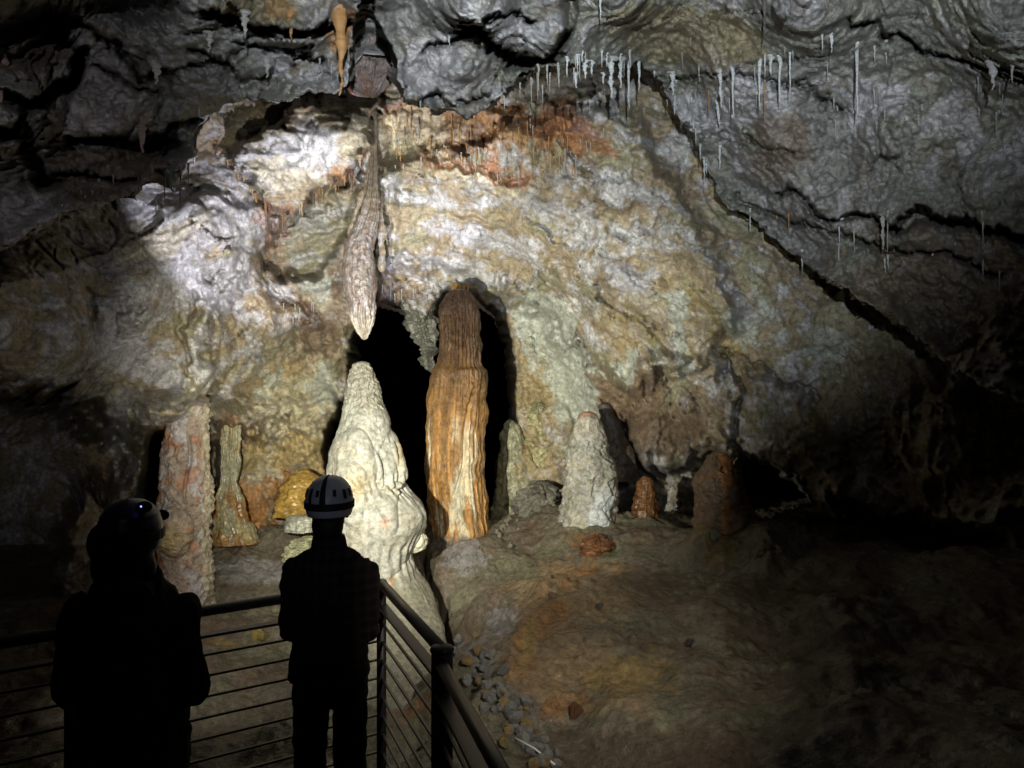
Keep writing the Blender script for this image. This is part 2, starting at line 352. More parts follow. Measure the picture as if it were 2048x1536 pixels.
keep = (Kv[:-1, :-1] & Kv[1:, :-1] & Kv[:-1, 1:] & Kv[1:, 1:])
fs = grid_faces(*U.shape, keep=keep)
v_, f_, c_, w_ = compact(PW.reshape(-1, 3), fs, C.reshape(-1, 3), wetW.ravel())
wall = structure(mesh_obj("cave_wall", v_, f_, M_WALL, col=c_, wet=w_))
UW0, VW0, STW = -420, -160, 3.0
def wallY(px, py):
    j = int(round((px - UW0) / STW)); i = int(round((py - VW0) / STW)); return float(YW[np.clip(i, 0, YW.shape[0]-1), np.clip(j, 0, YW.shape[1]-1)])

# ================================================================ CEILING
U, V = gridUV(-420, 2460, -420, 1010, 3.0)
lip = [(-430,640),(0,505),(100,448),(200,405),(262,392),(300,352),(330,345),(345,378),(362,350),(385,322),(375,290),(400,252),(450,212),(510,192),(560,200),(620,178),(672,186),(698,150),(703,90),(716,20),(728,-80),
       (742,-80),(752,40),(780,95),(798,160),(822,205),(866,226),(900,214),(940,235),(985,206),(1022,182),(1052,150),(1130,131),(1200,126),(1285,126),(1312,160),(1345,205),(1384,262),(1412,340),(1445,400),(1500,440),(1560,492),(1640,545),(1705,592),(1772,618),(1850,690),(1960,760),(2060,810),(2460,990)]
poly = [(-3000, 640)] + lip + [(5000, 990), (5000, -4000), (-3000, -4000)]
cpts = [(-300,500,3.6),(0,490,4.3),(120,400,4.4),(280,370,4.5),(400,250,4.5),(510,190,4.6),(620,170,4.6),(690,100,4.5),(720,-100,3.6),(800,150,4.5),(900,215,4.6),(985,200,4.8),(1050,145,5.3),(1280,125,6.3),(1330,200,6.7),(1400,340,6.9),(1480,420,6.8),(1560,490,6.5),(1770,615,5.4),(2060,800,4.6),(2400,950,4.0),
        (0,0,2.7),(0,200,3.4),(200,200,4.0),(400,0,3.3),(420,120,4.0),(600,40,3.7),(950,0,3.4),(930,130,4.2),(1100,60,4.0),(1230,0,3.8),(1230,80,4.9),(1600,0,3.9),(1500,130,5.1),(1600,250,5.5),(1650,400,5.6),(2048,0,3.2),(1850,250,4.8),(1850,450,4.9),(2048,400,4.2),(2400,300,3.4),(2400,700,3.6),(-300,0,2.2),(-300,300,3.0),
        (-300,-400,1.9),(400,-400,2.4),(1000,-400,2.6),(1600,-400,2.6),(2300,-400,2.2)]
Y0c = idw(U, V, cpts, 3.2, 2500)
P0 = world(U, V, Y0c)
wx = fbm(P0 * 2.6, 4, 105) * 34 + fbm(P0 * 22, 3, 107) * 9; wy = fbm(P0 * 2.6, 4, 125) * 34 + fbm(P0 * 9, 2, 129) * 14 + fbm(P0 * 22, 3, 130) * 12
Uw, Vw = U + wx * .8, V + wy * .8
D = np.zeros_like(U)
dl = sdf(U + wx * .55, V + wy * .55, poly) + 9 * fbm(P0 * 12, 3, 133)
# overlapping ledges with dark undercuts (upper side hangs in front)
def ledge(pts, depth, wd, rise=.0):
    global D
    d, sy = pline(Uw, Vw, pts)
    below = sm(-2, 5, sy)
    D += depth * below * sm(wd, wd * .25, d) - rise * (1 - below) * np.exp(-(d / 60) ** 2)
ledge([(930,35),(960,45),(1000,25),(1045,18),(1060,30)], .35, 18, .10)
ledge([(935,52),(965,50),(1000,88),(1025,108),(1060,122),(1100,100),(1128,60),(1138,-20)], .9, 32, .16)
ledge([(850,108),(900,82),(950,62),(990,80)], .3, 14, .05)
ledge([(830,205),(870,190),(900,200),(960,185)], .3, 15, .05)
ledge([(420,18),(470,30),(520,50),(580,58),(640,60),(690,40)], .7, 26, .12)
ledge([(470,75),(540,98),(600,100),(650,110)], .3, 14, .05)
ledge([(140,20),(200,60),(260,105),(300,150),(330,120)], .28, 15, .06)
ledge([(200,120),(260,150),(310,175)], .2, 10, .04)
ledge([(380,95),(430,120),(480,90)], .2, 14, .04)
ledge([(150,270),(250,275),(330,262),(390,240)], .5, 26, .08)
ledge([(1700,45),(1745,40),(1755,75),(1800,60),(1850,90),(1900,115),(1960,130),(2048,160)], .35, 15, .07)
ledge([(1560,380),(1600,378),(1640,420),(1660,440),(1720,420),(1780,440)], .4, 20, .10)
ledge([(1780,440),(1840,410),(1900,430),(1980,450),(2100,470)], .6, 34, .10)
ledge([(1440,150),(1500,130),(1550,120),(1600,115),(1650,120)], .16, 9, .03)
ledge([(1310,150),(1380,160),(1450,150),(1520,155),(1600,170),(1660,190),(1680,205)], .25, 12, .05)
ledge([(1400,270),(1460,285),(1520,290),(1580,300)], .16, 9, .03)
ledge([(1480,385),(1540,430),(1600,450),(1700,470),(1800,500),(1880,500),(2000,540)], .3, 16, .06)
ledge([(1360,20),(1420,38),(1500,15),(1540,30)], .12, 8, .03)
ledge([(60,350),(120,330),(200,350),(260,360)], .3, 18, .05)
ledge([(20,250),(60,220),(70,300),(90,350)], .6, 40, .10)
ledge([(-60,160),(60,200),(120,150),(150,90),(130,20)], .7, 40, .12)
# hollows
for (x, y, rx, ry, a, dd) in ((430,250,60,34,-30,1.3), (320,300,60,20,0,1.0), (40,60,70,60,0,.9), (110,30,50,40,0,.9), (880,212,30,12,10,.6), (300,20,70,22,0,.5)):
    D += dd * blob(Uw, Vw, x, y, rx, ry, a)
D -= .25 * blob(U, V, 1020, 70, 70, 45) + .22 * blob(U, V, 930, 150, 90, 60) + .15 * blob(U, V, 1600, 270, 90, 70)
# scalloped slabs: soft ribs parted by thin dark steps
q = P0 * np.array([2.6, 1.2, 7.5]) + fbm(P0 * 3.0, 4, 131)[..., None] * 1.6
f1, f2 = worley(q * 1.0, 33); edge = f2 - f1
D -= .045 * sm(0, .5, edge)
ph = P0[..., 2] * 30 + P0[..., 0] * 3 + fbm(P0 * 1.6, 5, 140) * 15 + fbm(P0 * 9, 3, 141) * 3
saw = (ph % (2 * np.pi)) / (2 * np.pi)
am = sm(-.15, .2, fbm(P0 * 1.2, 2, 144) + .25 * blob(U, V, 1350, 60, 200, 150) + .2 * blob(U, V, 1500, 240, 160, 120) + .2 * blob(U, V, 820, 40, 60, 120))
D += .012 * am * (1 - saw) ** 2
D -= .15 * fbm(P0 * 1.3, 3, 150) + .13 * (np.abs(fbm(P0 * 3.2, 5, 151, .6)) * 2 - .3) + .04 * fbm(P0 * 16, 4, 152, .65)
YC = Y0c + D
D += .22 * facet(P0 * np.array([1.5, 1.0, 2.6]) + fbm(P0 * 2.5, 3, 163)[..., None] * .6, 164)
D += .055 * facet(P0 * np.array([5, 3, 9]) + fbm(P0 * 6, 3, 166)[..., None] * .5, 167) * sm(-.2, .15, fbm(P0 * 1.5, 3, 168))
YC = Y0c + D
# behind the lip the rock turns back and up
back = sm(-4, 60, dl)
YC = YC - .25 * np.exp(-(np.maximum(-dl, 0) / 26.0) ** 2)
PC = world(U, V, YC)
nB = fbm(P0 * 2.2, 4, 181); nC = fbm(P0 * 7, 4, 182); nE = fbm(P0 * .9, 3, 184)
C = np.broadcast_to(GREY * 1.15, U.shape + (3,)).copy()
C = mix(C, GREEN * .8, .35 * sm(-.15, .25, nE)); C = mix(C, BROWN * 1.4, .45 * sm(.0, .35, nB))
C = mix(C, LAV * .95, .7 * sm(.10, .28, nB + nC * .5 - .02))
stain_or_shade(LAV * 1.1, .7, (1040,60,90,60), (1440,230,120,60), (1520,190,60,40), (560,120,60,40), (480,70,40,40), (1760,200,80,50))
stain_or_shade(ORANGE * .8, .7, (680,60,30,60), (560,20,40,20), n=nC)
stain_or_shade(YEL * .6, .5, (520,20,120,40), (1330,60,150,60), (1450,100,100,50))
stain_or_shade(BROWN * 1.2, .6, (1550,280,70,80), (200,350,160,90), (1900,600,300,200), (60,100,100,60))
wetC = np.clip(sm(.1, .4, nC) * .5, 0, 1)
ok = dl < 0
# lip return: move the outside strip back along the surface so the ceiling has thickness
ret = (dl >= 0) & (dl < 45)
t = np.clip(dl / 45, 0, 1)
YR = YC + 1.3 * t ** .7 * sm(-.45, .15, fbm(P0 * 1.8, 3, 171))
PR = world(U, V, YC)
ds = sdf(U, V, poly)
for _ in range(12):
    ds = (ds + np.roll(ds, 1, 0) + np.roll(ds, -1, 0) + np.roll(ds, 1, 1) + np.roll(ds, -1, 1)) / 5
gx = np.gradient(ds, axis=1); gy = np.gradient(ds, axis=0); gn = np.hypot(gx, gy) + 1e-6
dq = np.minimum(dl, 30); Ur = U - gx / gn * dq; Vr = V - gy / gn * dq            # stay under the lip line
turn = world(Ur, Vr - 10 * t, YR)
PCf = np.where(ret[..., None], turn, PC)
Kv = dl < 44
keep = (Kv[:-1, :-1] & Kv[1:, :-1] & Kv[:-1, 1:] & Kv[1:, 1:])
v_, f_, c_, w_ = compact(PCf.reshape(-1, 3), grid_faces(*U.shape, keep=keep), C.reshape(-1, 3), wetC.ravel())
ceil = structure(mesh_obj("cave_ceiling", v_, f_, M_CEIL, col=c_, wet=w_))
def ceilY(px, py):
    j = int(round((px + 420) / 3)); i = int(round((py + 420) / 3)); return float(YC[np.clip(i, 0, YC.shape[0]-1), np.clip(j, 0, YC.shape[1]-1)])
DLC = dl
def ceil_has(px, py):
    j = int(round((px + 420) / 3)); i = int(round((py + 420) / 3)); return DLC[i, j] < 0

# ================================================================ CAVE FLOOR
xs = np.arange(-6.5, 6.5, .0165); ys = 1.9 * (10.8 / 1.9) ** np.linspace(0, 1, 560)
Yg, Xg = np.meshgrid(ys, xs, indexing='ij')
fl = [(480,1140,7.6),(480,1230,6.9),(480,1330,5.9),(480,1430,5.0),(480,1536,4.25),(200,1400,5.2),(560,1070,8.2),(100,1200,7.0),(420,1080,8.3),(650,1120,7.8),(700,1400,5.1),
      (880,1095,7.7),(930,1088,7.9),(990,1072,8.0),(1100,1045,8.2),(1200,1045,8.0),(1300,1065,7.6),(1450,1085,7.1),(1600,1060,6.9),(1800,1100,6.2),(2000,1100,5.6),
      (950,1200,6.0),(1100,1200,6.1),(1300,1200,5.9),(1500,1200,5.5),(1700,1200,5.2),(945,1300,5.0),(1100,1310,5.0),(1300,1310,4.9),(1500,1300,4.7),(1800,1300,4.4),
      (1010,1400,4.3),(1100,1440,4.15),(1300,1440,3.95),(1500,1440,3.8),(1700,1420,3.6),(1800,1480,3.3),(2000,1450,3.2),(1060,1500,3.8),(1200,1600,3.4),(1700,1700,3.0),(2200,1500,2.8),(2400,1200,4.4)]
fp = []
for (px, py, Y) in fl:
    p = at(px, py, Y); fp.append((p[0], p[1], p[2]))
fp += [(-.9, 3.0, -.25), (-2, 3, -.25), (-.3, 2.2, -.25), (.25, 2.6, .05), (-3, 4, -.1), (-5, 5, .1), (5, 6, .8), (.6, 2.4, .3), (-.62, 4.6, -.25), (-.75, 5.4, -.3), (-.6, 5.9, -.3), (-.9, 6.1, -.25), (-1.2, 6.4, -.1)]
Z = idw(Xg, Yg, fp, 3.2, .03)
Z = np.where(True, Z, Z)
P0 = np.stack([Xg, Yg, Z], -1)
Z = Z + .24 * np.exp(-(((Xg - .35) / .75) ** 2 + ((Yg - 5.5) / .9) ** 2)) + .15 * fbm(P0 * np.array([1.6, 1.6, 0]), 4, 201) + .035 * fbm(P0 * np.array([6, 6, 0]), 3, 202) + .012 * fbm(P0 * np.array([20, 20, 0]), 2, 203)
PXf = Xg / Yg * F + 1024; PYf = 768 - (Z - CAM[2]) / Yg * F
pxw = PXf + 18 * fbm(P0 * 3, 3, 205); pyw = PYf + 14 * fbm(P0 * 3, 3, 206)
g1, g2 = worley(P0 * np.array([34, 34, 0]), 15); Z = Z + .012 * sm(.35, .1, g1) * sm(.0, .3, fbm(P0 * 2.2, 3, 207))
# crack between the white apron and the hump, pit behind the stalagmite
d, sy = pline(pxw, pyw, [(840,1080),(868,1150),(890,1230),(905,1300)]); Z = Z - .35 * sm(13, 0, d)
Z = Z - 1.0 * blob(Xg, Yg, -1.45, 8.3, .35, .8)
# rough popcorn patches
rp = np.clip(blob(PXf, PYf, 1000, 1240, 50, 45) + blob(PXf, PYf, 940, 1130, 60, 30) + .8 * blob(PXf, PYf, 1150, 1350, 60, 40) + blob(PXf, PYf, 1380, 1010, 200, 30) + .8 * blob(PXf, PYf, 1600, 1050, 120, 25), 0, 1)
w1, w2 = worley(P0 * np.array([16, 16, 0]), 12); Z = Z + .05 * rp * sm(.5, .1, w1)
# rimmed basin edge
d, sy = pline(pxw, pyw, [(1010,1380),(1020,1300),(1060,1250),(1120,1210),(1180,1200)]); Z = Z + .04 * np.exp(-(d / 14) ** 2)
d, sy = pline(pxw, pyw, [(1060,1175),(1100,1172),(1150,1172),(1180,1165)]); Z = Z + .05 * np.exp(-(d / 8) ** 2)
d, sy = pline(pxw, pyw, [(1250,1265),(1290,1295),(1340,1305)]); Z = Z - .05 * np.exp(-(d / 5) ** 2)
Z = Z + .18 * blob(PXf, PYf, 1410, 1120, 40, 25) + .16 * blob(PXf, PYf, 1530, 1110, 40, 25)
for (px, Y, r, hh) in ((918,7.75,.55,.10),(1180,7.75,.5,.14),(1445,6.9,.6,.14),(1290,7.8,.25,.12),(1200,7.1,.25,.06),(1070,8.3,.5,.15),(610,8.2,.4,.1),(370,6.7,.4,.08),(470,7.9,.4,.12)):
    Z = Z + hh * np.exp(-(((Xg - (px - 1024) / F * Y) ** 2 + (Yg - Y) ** 2) / r ** 2)) * (1 + .6 * fbm(P0 * 5, 3, 209))
nB = fbm(P0 * 2.2, 4, 211); nC = fbm(P0 * 7, 4, 212)
C = np.broadcast_to(np.array([.16, .135, .10]), Xg.shape + (3,)).copy()
C = mix(C, GREEN * .6, .6 * sm(-.1, .3, nB)); C = mix(C, BROWN * .9, .6 * sm(.0, .3, -nB + nC * .4))
Uw, Vw = pxw, pyw
stain_or_shade(BROWN * 1.3 + YEL * .15, .7, (1100,1290,150,150), (1180,1180,150,60), (1250,1380,160,60), ed=.6)
stain_or_shade(ORANGE * .45 + BROWN * .3, .7, (1050,1310,40,85,20), (1140,1160,90,28,-15), (1100,1240,60,22,-35), (1150,1400,150,35,-25), (1180,1100,60,25), (1290,1000,50,40), (1740,900,10,10), (820,1400,60,60), ed=.55)
stain_or_shade(YEL * .55, .7, (1250,1350,120,45,-20), (1440,1120,60,30), (520,1270,30,8), (450,1290,60,10), (1060,1290,20,60,20))
stain_or_shade(LAV * .75, .6, (1000,1240,50,45), (930,1120,50,40), (960,1330,25,50,-30), (520,1150,150,25))
stain_or_shade(BROWN * .5, .6, (1700,1300,300,120), (1300,1500,300,60), (1500,1200,120,40))
wetF = np.clip(.5 + .5 * blob(PXf, PYf, 1080, 1290, 110, 130) + .6 * sm(-.05, .3, nB) + .4 * rp, 0, 1)
PF = np.stack([Xg, Yg, Z], -1)
floor = structure(mesh_obj("cave_floor", PF.reshape(-1, 3), grid_faces(*Xg.shape, flip=True), M_FLOOR, col=C.reshape(-1, 3), wet=wetF.ravel()))
def floorZ(x, y):
    j = int(np.clip(round((x + 6.5) / .0165), 0, len(xs) - 1)); i = int(np.clip(np.searchsorted(ys, y), 0, len(ys) - 1)); return float(Z[i, j])
def floor_at(px, py):          # where the sight line through a pixel meets the floor
    best = None
    for Y in np.linspace(9.5, 2.2, 220):
        p = at(px, py, Y)
        if p[2] > floorZ(p[0], p[1]) : return at(px, py, Y)
    return at(px, py, 4)

# ================================================================ FORMATIONS
def smooth_rows(rows, n):
    a = np.array(rows, float); t = np.linspace(0, 1, n) * (a[-1, 0] - a[0, 0]) + a[0, 0]
    L = np.interp(t, a[:, 0], a[:, 1]); Rr = np.interp(t, a[:, 0], a[:, 2])
    k = max(3, n // 45) | 1; ker = np.ones(k) / k
    L2 = np.convolve(np.pad(L, k // 2, mode='edge'), ker, 'valid'); R2 = np.convolve(np.pad(Rr, k // 2, mode='edge'), ker, 'valid')
    return t, L2, R2
def formation(name, rows, Y, mat, colf, disp, n=260, m=200, flat=.85, lean=None, cap=True, capb=False, parent=None, wet=None):
    t, L, Rr = smooth_rows(rows, n)
    Yr = np.full(n, float(Y)) if lean is None else Y + lean(t)
    cx = ((L + Rr) / 2 - 1024) / F * Yr; rad = (Rr - L) / 2 / F * Yr
    if cap: rad[0] = 1e-4; rad[1] *= .6; rad[2] *= .85
    if capb: rad[-1] = 1e-4; rad[-2] *= .6; rad[-3] *= .85
    z = CAM[2] + (768 - t) / F * Yr
    th = np.linspace(0, 2 * np.pi, m, endpoint=False)
    Tm, Th = np.meshgrid(t, th, indexing='ij'); Rm = rad[:, None] * np.ones_like(Th)
    P = np.stack([cx[:, None] + Rm * np.cos(Th), Yr[:, None] + flat * Rm * np.sin(Th), z[:, None] + 0 * Th], -1)
    PX = 1024 + (P[..., 0] - 0) / P[..., 1] * F
    front = sm(.25, -.25, np.sin(Th))
    dR = disp(P, Th, Tm, PX, front, Rm) * np.minimum(1, Rm / .05)
    Pn = P.copy(); Pn[..., 0] += dR * np.cos(Th); Pn[..., 1] += dR * np.sin(Th)
    Cc = colf(P, Th, Tm, PX)
    W = (np.full(Tm.shape, .4) if wet is None else wet(P, Th, Tm, PX))
    return mesh_obj(name, Pn.reshape(-1, 3), grid_faces(n, m, wrap=True), mat, parent, Cc.reshape(-1, 3), W.ravel())
def base(c, Th): return np.broadcast_to(np.asarray(c, float), Th.shape + (3,)).copy()
def cyl(P, Th, a, b, s=0): return np.stack([np.cos(Th) * a, np.sin(Th) * a, P[..., 2] * b + s], -1)

# -- white stalagmite
def wd(P, Th, T, PX, fr, Rm):
    d = .05 * fbm(P * 2.5, 3, 301)
    rough = sm(835, 810, T); d += .010 * ridged(np.stack([np.cos(Th) * 4, np.sin(Th) * 4, P[..., 2] * 1.0], -1), 3, 307) * .6 + .012 * fbm(P * 14, 3, 308)
    d += rough * (.022 * ridged(P * 22, 3, 302) - .01)
    def lobe(x, y, rx, ry, amp, ex=6):
        q = ((PX - x + 6 * np.sin(T / 17.0)) / (rx * (1 - .35 * sm(y, y + ry * 1.5, T)))) ** 2 + ((T - y) / (ry * np.where(T > y, 1.5, 1.0))) ** 2; return amp * np.clip(1 - q, 0, 1) ** .6 * fr
    d += lobe(712, 930, 46, 78, .09) + lobe(775, 935, 28, 80, .06) + lobe(795, 900, 14, 60, .04)
    d += lobe(700, 960, 30, 50, .04) + lobe(760, 1040, 95, 70, .10) + lobe(740, 850, 40, 45, .04)
    sk = sm(960, 1000, T) * 0 + sm(1040, 1120, T)
    d += .012 * np.sin(Th * 26 + 4 * fbm(P * 4, 2, 303)) * (sm(1050, 1090, T) * sm(1170, 1100, T))
    d += .012 * np.sin(Th * 30 + 5 * fbm(P * 5, 2, 304)) * sm(930, 960, T) * sm(1010, 970, T)
    # thin seams between the lobes
    for sx, sy0, sy1, k in ((757, 900, 985, 1), (782, 880, 980, 1)):
        cxl = sx + 9 * np.sin((T - sy0) / 30.0); d -= .03 * np.exp(-((PX - cxl) / 3.0) ** 2) * sm(sy0 - 10, sy0 + 10, T) * sm(sy1 + 10, sy1 - 10, T) * fr
    return d
def wc(P, Th, T, PX):
    c = base(np.array([.34, .335, .29]), Th); n = fbm(P * 5, 4, 305)
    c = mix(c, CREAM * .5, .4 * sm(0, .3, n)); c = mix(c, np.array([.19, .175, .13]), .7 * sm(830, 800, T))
    c = mix(c, np.array([.23, .245, .20]), .35 * sm(.05, .3, fbm(P * 2, 3, 306)))
    c = mix(c, RUST * 1.7, .6 * np.exp(-((PX - 768) / 7) ** 2 - ((T - 1030) / 9) ** 2))
    c = mix(c, YEL, .5 * np.exp(-((PX - 720) / 18) ** 2 - ((T - 960) / 30) ** 2)); c = mix(c, YEL, .55 * np.exp(-((PX - 790) / 5) ** 2 - ((T - 880) / 60) ** 2))
    c = mix(c, ORANGE, .8 * sm(.1, .3, n + .5 * np.exp(-((PX - 782) / 12) ** 2 - ((T - 1150) / 22) ** 2) - .15) * np.exp(-((PX - 782) / 16) ** 2 - ((T - 1150) / 28) ** 2))
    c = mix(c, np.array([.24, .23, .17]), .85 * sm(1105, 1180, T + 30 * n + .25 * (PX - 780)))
    return c
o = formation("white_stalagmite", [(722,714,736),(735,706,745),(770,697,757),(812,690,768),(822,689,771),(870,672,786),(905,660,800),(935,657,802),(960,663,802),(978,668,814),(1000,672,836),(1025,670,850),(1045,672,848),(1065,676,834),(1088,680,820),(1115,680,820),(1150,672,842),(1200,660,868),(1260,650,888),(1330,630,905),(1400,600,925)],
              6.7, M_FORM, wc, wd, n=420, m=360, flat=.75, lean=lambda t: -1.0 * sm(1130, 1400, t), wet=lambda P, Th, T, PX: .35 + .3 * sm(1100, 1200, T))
tag(o, "tall white stalagmite with rounded lobes and a knobbly cone top beside the black opening", "stalagmite")

# -- brown fluted column
def bd(P, Th, T, PX, fr, Rm):
    d = .035 * fbm(P * 3, 3, 311)
    up = sm(760, 730, T)
    g = np.sin(Th * 34 + 3 * fbm(P * 3, 2, 312)); d += .010 * np.sign(g) * np.abs(g) ** .6 * (up + .4 * sm(700, 900, T)) * sm(600, 640, T) * sm(1060, 1030, T) * (.6 + 1.2 * np.abs(fbm(cyl(P, Th, 3, 2), 3, 317)))
    d += .022 * ridged(np.stack([np.cos(Th) * 5, np.sin(Th) * 5, P[..., 2] * 1.3], -1), 3, 313) * sm(1085, 1050, T) + .03 * fbm(P * 7, 4, 318)
    d += .03 * sm(733, 742, T) * sm(800, 745, T) * sm(905, 930, PX) - .015 * sm(742, 720, T)
    d += .02 * np.maximum(0, fbm(P * 8, 3, 314))
    sx = 955 - (T - 770) * .24 - 8 * np.sin(T / 40); d -= .045 * np.exp(-((PX - sx) / 3.4) ** 2) * sm(760, 790, T) * sm(1010, 980, T) * fr
    return d
def bc(P, Th, T, PX):
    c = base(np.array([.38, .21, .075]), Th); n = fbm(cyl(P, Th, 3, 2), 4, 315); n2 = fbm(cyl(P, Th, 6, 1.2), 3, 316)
    c = c * .7; c = mix(c, np.array([.055, .028, .012]), .95 * sm(880, 670, T + 120 * n)); c = mix(c, np.array([.05, .03, .02]), .8 * sm(650, 605, T))  # brown upper part, darkened further in colour for the arch's shade
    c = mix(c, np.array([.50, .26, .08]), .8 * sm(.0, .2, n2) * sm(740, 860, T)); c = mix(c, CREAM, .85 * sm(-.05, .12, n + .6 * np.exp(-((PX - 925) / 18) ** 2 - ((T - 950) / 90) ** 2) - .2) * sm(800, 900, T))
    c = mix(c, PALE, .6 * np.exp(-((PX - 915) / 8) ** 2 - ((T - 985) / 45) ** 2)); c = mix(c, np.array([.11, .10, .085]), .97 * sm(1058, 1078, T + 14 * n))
    return c
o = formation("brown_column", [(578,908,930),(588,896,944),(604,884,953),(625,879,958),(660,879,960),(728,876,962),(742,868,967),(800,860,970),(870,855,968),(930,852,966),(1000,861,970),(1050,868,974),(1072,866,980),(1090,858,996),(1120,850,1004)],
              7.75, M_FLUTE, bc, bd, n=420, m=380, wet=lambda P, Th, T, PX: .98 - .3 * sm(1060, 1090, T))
tag(o, "tall glossy orange brown column with vertical flutes under the arch", "column")

# -- big hanging stalactite
def sd(P, Th, T, PX, fr, Rm):
    d = .03 * fbm(P * 4, 3, 321) + .010 * fbm(P * 24, 3, 322)
    d += .009 * np.sin(Th * 14 + 5 * fbm(P * 4, 2, 323)) * sm(600, 640, T) + .02 * fbm(P * 9, 4, 328)
    d += .05 * ridged(np.stack([np.cos(Th) * 2.5, np.sin(Th) * 2.5, P[..., 2] * .3], -1), 2, 324) * sm(500, 400, T)
    return d
def scol(P, Th, T, PX):
    c = base(np.array([.17, .14, .105]), Th); n = fbm(cyl(P, Th, 5, 5), 5, 325, .65)
    c = mix(c, LAV * .55, .6 * sm(0, .2, n)); c = mix(c, np.array([.12,.07,.055]), .6 * sm(.02, .2, -n)); c = mix(c, CREAM * .5, .7 * sm(600, 660, T + 20 * n)); return mix(c, TAN * .6, .6 * sm(470, 400, T))
o = formation("big_stalactite", [(225,745,751),(330,743,751),(380,739,752),(420,731,753),(455,709,752),(485,693,750),(500,688,749),(540,685,751),(580,688,753),(615,697,751),(645,707,746),(668,718,738),(680,724,733)],
              7.35, M_FORM, scol, sd, n=360, m=240, cap=False, capb=True, lean=lambda t: .35 * sm(420, 250, t), wet=lambda P, Th, T, PX: 0 * T + .5)
tag(o, "large spindle shaped stalactite hanging above the white stalagmite", "stalactite")

for k_, (rows_, lab_) in enumerate((([(335,735,742),(380,722,734),(430,704,716),(480,694,704),(510,692,698)], "thin ragged drapery fold on the left above the big stalactite's bulb"),
        ([(300,748,754),(360,750,760),(430,754,770),(500,756,772),(545,760,768)], "thin ragged drapery fold right of the big stalactite"),
        ([(240,722,732),(290,712,728),(340,700,716),(390,696,704)], "short cream drapery fold under the bright ledge"))):
    o = formation("drapery_fold", rows_, 7.45 + .1 * k_, M_FORM, lambda P, Th, T, PX: mix(base(TAN * .6, Th), LAV * .6, .7 * sm(0, .2, fbm(P * 9, 4, 326))),
                  lambda P, Th, T, PX, fr, Rm: .05 * fbm(P * 9, 4, 327) + .02 * np.sin(P[..., 2] * 18), n=140, m=60, capb=True, lean=lambda t: .3 * sm(420, 250, t))
    tag(o, lab_, "drapery")
# -- stalactite root in the top cleft
o = formation("hanging_boss", [(-60,728,772),(60,728,772),(90,724,772),(130,716,772),(160,712,768),(180,716,760),(192,728,748)], 5.4, M_FORM,
              lambda P, Th, T, PX: mix(base(np.array([.22,.17,.15]), Th), RUST * 1.3, .7 * sm(0, .25, fbm(P * 5, 4, 331))),
              lambda P, Th, T, PX, fr, Rm: .06 * fbm(P * 5, 3, 332) + .05 * ridged(np.stack([np.cos(Th) * 3, np.sin(Th) * 3, P[..., 2] * 1.6], -1), 3, 333) + .05 * fbm(P * 14, 3, 334), cap=False, capb=True)
tag(o, "reddish grey rock boss hanging inside the narrow top cleft", "rock boss")

# -- left column
def ld(P, Th, T, PX, fr, Rm):
    d = .05 * fbm(P * 3, 3, 341) + .03 * ridged(P * 9, 3, 342)
    q = ((PX - 352) / 34) ** 2 + ((T - 1055) / 50) ** 2; d += .12 * np.sqrt(np.clip(1 - q, 0, 1)) * fr
    d += .006 * np.sin(P[..., 2] * 75 + 9 * fbm(P * 3, 2, 348)) * sm(395, 412, PX); d -= .05 * np.exp(-((PX - 375 + 6 * np.sin(T / 25)) / 3.5) ** 2) * fr * sm(860, 880, T) * sm(1010, 990, T)
    return d
def lc(P, Th, T, PX):
    n = fbm(cyl(P, Th, 2.5, 3), 4, 345); n2 = fbm(P * 6, 4, 346); c = base(np.array([.36, .28, .22]), Th)
    c = mix(c, LAV * 1.1, .7 * sm(0, .15, n)); c = mix(c, RUST * 1.6, .6 * sm(.08, .22, -n2)); c = mix(c, CREAM * .9, .7 * sm(396, 408, PX))
    c = mix(c, YEL, .8 * np.exp(-((PX - 345) / 26) ** 2 - ((T - 1065) / 34) ** 2)); return c
o = formation("pink_column", [(760,372,412),(800,352,412),(835,342,408),(860,336,408),(890,330,412),(950,327,414),(1000,324,416),(1100,318,418),(1200,318,420),(1290,312,428)], 6.85, M_ROUGH, lc, ld, n=340, m=260, lean=lambda t: .9 * sm(815, 760, t))
tag(o, "thick rough pinkish column behind the bulky visitor's shoulder", "column")

# yellowish tone kept for the pillar's foot
# -- thin flowstone pillar with orange wet foot
def tcol(P, Th, T, PX):
    n = fbm(cyl(P, Th, 3, 2), 4, 351); c = base(np.array([.28, .26, .17]), Th); c = mix(c, YEL, .6 * sm(0, .2, n)); return mix(c, ORANGE * .5, .85 * sm(945, 985, T + 60 * n + .9 * (450 - PX)) * sm(-.2, .1, fbm(P * 5, 3, 354)))
o = formation("thin_pillar", [(780,446,486),(835,444,482),(870,446,480),(930,444,478),(970,437,474),(1010,430,484),(1050,428,500),(1085,424,520)], 7.9, M_FORM, tcol,
              lambda P, Th, T, PX, fr, Rm: .05 * ridged(np.stack([np.cos(Th) * 1.6, np.sin(Th) * 1.6, P[..., 2] * 1.2], -1), 3, 352) - .03 + .06 * fbm(P * 7, 4, 353), n=220, m=160, lean=lambda t: .9 * sm(850, 780, t), wet=lambda P, Th, T, PX: .5 + .5 * sm(940, 980, T))
tag(o, "slender drapery pillar with a wet orange foot right of the narrow slit", "pillar")

